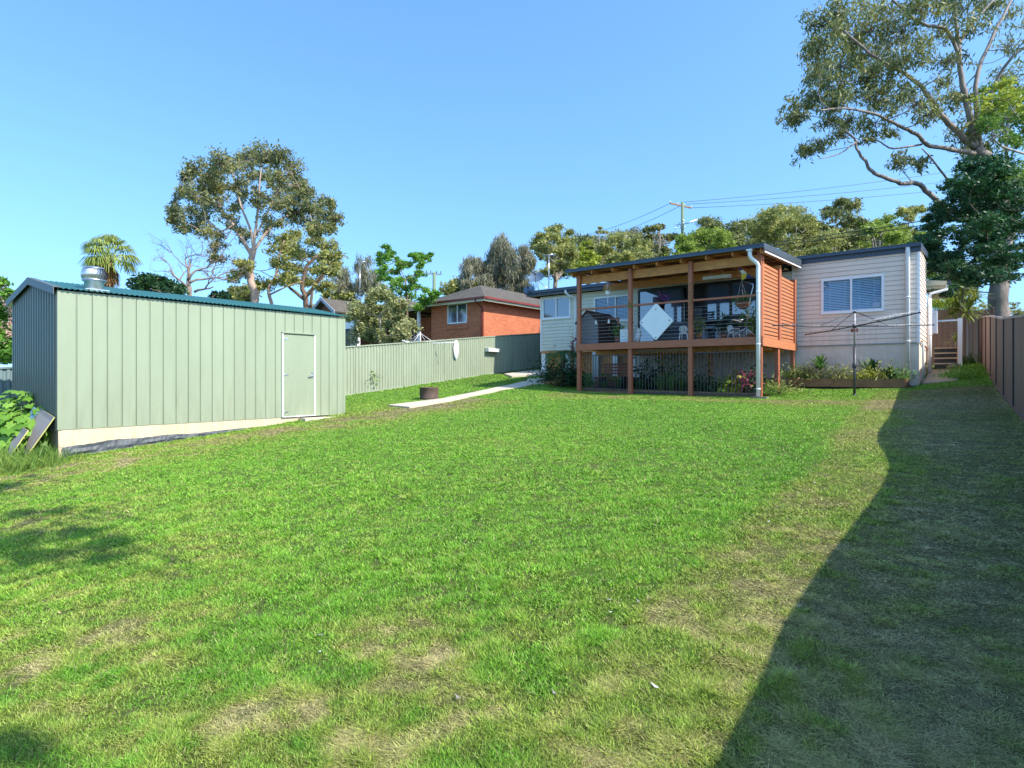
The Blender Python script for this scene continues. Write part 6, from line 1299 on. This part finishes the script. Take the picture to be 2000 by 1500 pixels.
bush('casuarina_tree','hazy grey green drooping tree at left behind the television mast',cloud(26,645,735,lambda x: 545-30*math.exp(-((x-705)/22)**2),620,10,14,420),62,LM['casu'],.55,660,.2,asp=.1,droop=1.4,flat=1.3)
bush('background_tree','small olive tree filling the gap left of the hazy drooping tree',cloud(10,610,670,lambda x: 575,612,9,13,260),58,LM['olive'],.35,640)
P1 = [(775,510,13),(765,495,11),(757,505,11),(745,500,10),(742,515,11),(750,530,12),(770,530,12),(785,520,11),(797,518,10),(762,548,12),(745,545,9),(808,500,9),(815,508,10),(822,500,10),(832,505,9),(825,520,10),(820,535,10),(808,548,10),(780,550,12),(760,562,14),(790,565,14),(812,562,12),(835,570,12),(850,575,10),(800,580,14),(770,585,14),(745,575,14),(825,590,12),(785,600,14),(815,605,12),(800,545,10),(755,485,8),(840,500,7),(835,585,12),(850,590,10)]
bush('feathery_tree','bright green feathery tree with rounded clumps left of the brick house',[(a,b,c*.95,300) for a,b,c in P1],34,LM['lush'],.15,640,.12,asp=.4,droop=.3,dens=1.25,clus=.28)
P2 = [(x,y,random.uniform(13,18),360) for x,y in ((700,600),(720,590),(745,580),(765,590),(785,605),(690,620),(710,615),(735,605),(760,610),(785,625),(695,640),(715,640),(740,630),(765,635),(785,645),(700,655),(725,655),(750,655),(770,660),(790,655),(735,578),(755,575),(690,608),(778,592),(798,640))]
bush('olive_shrub','large grey olive shrub leaning over the green fence beside the shed','' and 0 or P2,26.5,LM['shrub'],.13,690,.08,cat='shrub',asp=.42,droop=.1,dens=1.5,clus=.3,flat=.9,bm='barkgrey')
bush('background_tree','round yellow green tree just left of the brown tiled roof',cloud(16,872,928,lambda x: 552+abs(x-905)*.3,585,8,12,260),60,LM['olive'],.33,640)
bush('casuarina_tree','left dark drooping tree behind the brown tiled roof',cloud(26,905,945,lambda x: 508+abs(x-922)*.8,580,8,12,340),60,LM['casu'],.5,620,.18,asp=.12,droop=1.3,flat=1.2)
bush('casuarina_tree','tallest slender drooping tree behind the brown tiled roof',cloud(40,950,995,lambda x: 468+abs(x-980)*1.6,585,8,12,340),61,LM['casu'],.5,620,.22,asp=.12,droop=1.3,flat=1.3)
bush('casuarina_tree','right rounded drooping tree behind the brown tiled roof beside the dishes',cloud(34,992,1035,lambda x: 490+abs(x-1015)*.9,590,9,13,360),60,LM['casu'],.5,620,.2,asp=.12,droop=1.3,flat=1.3)
# pink flowered tree at the left edge
P3 = [(random.uniform(-40,26),random.uniform(570,700),random.uniform(11,17),260) for _ in range(46)]+[(-15,545,10,160),(5,555,10,160),(20,575,9,160),(-60,560,30,400),(-60,620,30,400)]
t = bush('blossom_tree','bright green tree with drooping pink blossoms at the left edge behind the shed',P3,19.5,LM['lush'],.14,790,.09,asp=.5,droop=.4,dens=1.1)
cs = []
for px,py in ((8,560),(2,575),(22,605),(24,625),(26,590),(3,640),(15,655),(20,645),(4,655),(10,598),(27,640),(-15,600),(-20,650)):
    c = P(px,py,18.6); cs.append(rng.normal(size=(26,3))*[.05,.05,.12]+[c.x,c.y,c.z])
npmesh('blossom', leafverts(np.concatenate(cs), .09, .6, .5), 4, [(0,1,2,3)], M['pink'], t)
# --- row of trees behind the house
random.seed(33); rng = np.random.default_rng(33)
T = [ # label, cx, top, width, D, material, leaf, n clumps, shape
 ('slender open gum with separate leaf clumps left of the row behind the house',1085,430,95,52,'olive',.30,30,'open'),
 ('narrow yellow tipped tree low beside the slender open gum behind the house',1150,470,70,55,'yel',.30,16,'round'),
 ('small pale topped tree rising right of the slender open gum',1172,440,40,60,'olive',.30,10,'open'),
 ('broad grey olive tree behind the left end of the deck roof',1222,452,110,58,'olive',.34,34,'round'),
 ('darker tall tree left of the power pole behind the deck roof',1288,432,80,62,'gum',.34,28,'open'),
 ('bright lime green tree directly behind the power pole',1375,448,120,56,'bright',.34,38,'round'),
 ('dark topped tree just right of the power pole above the lime green tree',1398,424,100,68,'gum',.38,26,'round'),
 ('yellow brown tinged tree between lime green tree and the wide tall crown',1462,430,90,62,'olive',.36,32,'round'),
 ('wide tall olive crown above the gap between deck and wing roofs',1535,404,150,58,'olive',.36,60,'round'),
 ('tall open crowned tree with sky gaps above the wing roof',1650,384,120,62,'gum',.36,40,'open'),
 ('low olive tree filling below the tall open crowned one above the wing',1625,455,120,56,'olive',.34,34,'round'),
 ('yellow green tree right of the tall open crowned tree above the wing roof',1722,415,110,58,'bright',.34,44,'round'),
 ('thin topped tree nearest the dark conifer above the wing corner',1785,392,80,64,'olive',.34,26,'open'),
 ('low grey green tree filling the treeline left of the power pole',1252,448,120,70,'casu',.36,30,'round'),
 ('low dull green tree showing between the lime green tree and the wide tall crown',1440,446,120,70,'gum',.36,30,'round'),
 ('low grey green tree deep in the gap left of the tall open crowned tree',1590,436,100,72,'casu',.36,24,'round'),
 ('distant grey green tree behind the yellow green tree above the wing',1690,440,120,74,'gum',.36,30,'round'),
 ('distant dull tree between the slender open gum and the broad grey olive tree',1130,462,130,72,'gum',.36,26,'round'),
 ('low yellow green tree behind the wing corner beside the conifer',1800,455,90,50,'bright',.30,30,'round'),
]
for lb,cx_,ty,w,D,lm,leaf,n,shp in T:
    cl = []; base = 560
    for i in range(n):
        a = random.uniform(0,2*PI); r = math.sqrt(random.random()); H = (548-ty)/2
        rr = w*(.13 if n < 35 else .11)*random.uniform(.7,1.3)
        x = cx_+math.cos(a)*r*w*.46; y = ty+H*.92+math.sin(a)*r*H*.9+(abs(x-cx_)/w)**2*H*.9
        if shp == 'open': rr *= .8
        cl.append((x, max(y, ty+rr*.7), rr, int((330 if shp == 'round' else 300)*1.15)))
    limbs = [([(cx_,640,0),(cx_+random.uniform(-4,4),base,0),(cx_+random.uniform(-6,6),(base+ty)/2+15,0)],.26,.15)]
    for k in range(5):
        e = cl[random.randrange(len(cl))]; limbs.append(([(cx_,base-10,0),((cx_+e[0])/2,(base+e[1])/2,random.uniform(-1,1)),(e[0],e[1],random.uniform(-1,1))],.14,.04))
    make_tree('background_tree',lb,'tree',D,limbs,cl,leaf*.68,LM[lm],M['barkgrey'] if shp != 'open' else M['bark'],group='trees in the row behind the house',aspect=.42,droop=.35,spread=1.6,twig=.02,sub=13,dens=1.9,clus=.29,flat=.7,reach=1.4)
# far right greenery
random.seed(41); rng = np.random.default_rng(41)
bush('bamboo','lime green bamboo clump over the passage between house and brown fence',[(random.uniform(1825,1880),random.uniform(560,605),random.uniform(10,15),300) for _ in range(22)],36,LM['yel'],.2,640,.04,cat='bamboo',asp=.16,droop=.9)
bush('background_tree','grey green tree with fine leaves above the lime green bamboo',[(random.uniform(1830,1895),random.uniform(515,580),random.uniform(11,16),260) for _ in range(22)],40,LM['shrub'],.2,640,.06,asp=.3,droop=.6)
bush('background_tree','tiny sparse sapling left of the gum trunk above the brown fence',[(random.uniform(1900,1928),random.uniform(590,606),7,60) for _ in range(5)],34,LM['olive'],.14,640,.02,asp=.3)
bush('background_tree','thin feathery sapling right of the gum trunk above the brown fence',[(random.uniform(1968,1985),random.uniform(588,612),7,60) for _ in range(6)]+[(1990,612,8,120),(2010,610,9,120)],34,LM['olive'],.14,640,.02,asp=.3)
# tree standing behind the camera beside the right fence; its overhanging limb shades the lawn at lower left
random.seed(52); rng = np.random.default_rng(52)
def world_tree(name, label, base, limbs, clumps, leaf, lm, bm):
    t = empty(name,label,'tree',base); mb = MB(); cs = []
    for pl,r0,r1 in limbs:
        sp = smooth_poly(pl); mb.tube(sp,[r0+(r1-r0)*i/(len(sp)-1) for i in range(len(sp))],8)
    for (x,y,z,R,n) in clumps: cs.append(rng.normal(size=(n,3))*[R*.5,R*.4,R*.35]+[x,y,z]); mb.tube([(x,y,z),tuple(V((x,y,z))+V((.8,.1,-.5)))],.02,4)
    mb.build('trunk',bm,t); npmesh('crown',leafverts(np.concatenate(cs),leaf,.4,.4),4,[(0,1,2,3)],lm,t)
SHK = [] # ground targets in pixels, lifted along the sun ray to height
def lift(px, py, h): q = G(px,py); return (q.x+SUN[0]/SUN[2]*h, q.y+SUN[1]/SUN[2]*h, q.z+h)
targets = [(150,1042,.22,330),(215,1062,.2,260),(205,1090,.16,150),(15,1062,.28,420),(60,1045,.18,160),(110,998,.14,110),(40,1003,.2,150),(180,998,.07,50),(-60,1065,.4,500),(15,948,.2,160),(-30,955,.4,400),(60,930,.1,60),(60,1088,.16,110),(120,1080,.12,70),(-200,1000,.7,900),(-400,980,1.4,1400),(10,1460,.07,160),(45,1480,.06,110)]
cl_ = [lift(px,py,8.2+random.uniform(-.5,.5))+(R,n) for px,py,R,n in targets]
cxm = sum(c[0] for c in cl_)/len(cl_)
tb_ = (4.6,-1.6,-1.7)
world_tree('overhanging_tree','tree beyond the right fence whose high limb throws leafy shadows on the lower left lawn',tb_,[([(4.6,-1.6,-1.9),(4.5,-1.6,2),(4.2,-1.0,5),(3.4,.4,6.6)],.25,.12)]+[([(3.4,.4,6.6),((3.4+c[0])/2,(.4+c[1])/2,(6.6+c[2])/2+.3),(c[0],c[1],c[2])],.06,.015) for c in cl_],cl_,.13,LM['mid'],M['bark2'])
# ================================================================== light, sky, camera
sc = bpy.context.scene
sd = V(SUN).normalized(); el = math.asin(sd.z); az = math.atan2(sd.x, sd.y)
w = bpy.data.worlds.new('World'); sc.world = w; w.use_nodes = True; nt = w.node_tree; bg = nt.nodes['Background']
sky = nt.nodes.new('ShaderNodeTexSky'); sky.sky_type = 'NISHITA'; sky.sun_disc = False; sky.sun_elevation = el; sky.sun_rotation = az
sky.air_density = 1.0; sky.dust_density = .5; sky.ozone_density = 1.5; sky.altitude = 0
hs = nt.nodes.new('ShaderNodeHueSaturation'); hs.inputs['Saturation'].default_value = 1.2; hs.inputs['Hue'].default_value = .496
tc = nt.nodes.new('ShaderNodeTexCoord'); mp = nt.nodes.new('ShaderNodeMapping'); mp.inputs['Scale'].default_value = (1,1,.86); mp.inputs['Location'].default_value = (0,0,.21)
nv = nt.nodes.new('ShaderNodeVectorMath'); nv.operation = 'NORMALIZE'
nt.links.new(tc.outputs['Generated'], mp.inputs['Vector']); nt.links.new(mp.outputs[0], nv.inputs[0]); nt.links.new(nv.outputs[0], sky.inputs['Vector']); nt.links.new(sky.outputs[0], hs.inputs['Color']); nt.links.new(hs.outputs[0], bg.inputs['Color']); bg.inputs['Strength'].default_value = .15
ld = bpy.data.lights.new('sun', 'SUN'); ld.energy = 2.75; ld.angle = math.radians(.55); ld.color = (1,.94,.85)
lo = bpy.data.objects.new('sun', ld); C.objects.link(lo); lo.rotation_euler = (-sd).to_track_quat('-Z','Y').to_euler()
cam = bpy.data.cameras.new('camera'); cam.sensor_width = 36; cam.lens = 36*F/2000; cam.shift_y = -10/2000; cam.clip_end = 4000; cam.clip_start = .05
co = bpy.data.objects.new('camera', cam); C.objects.link(co); co.location = (0,0,0)
co.rotation_euler = (math.radians(90), 0, TH); sc.camera = co
sc.view_settings.view_transform = 'Standard'; sc.view_settings.look = 'None'; sc.view_settings.exposure = 1.4; sc.view_settings.gamma = 1
sc.cycles.max_bounces = 6; sc.cycles.diffuse_bounces = 3; sc.cycles.glossy_bounces = 3; sc.cycles.transparent_max_bounces = 12
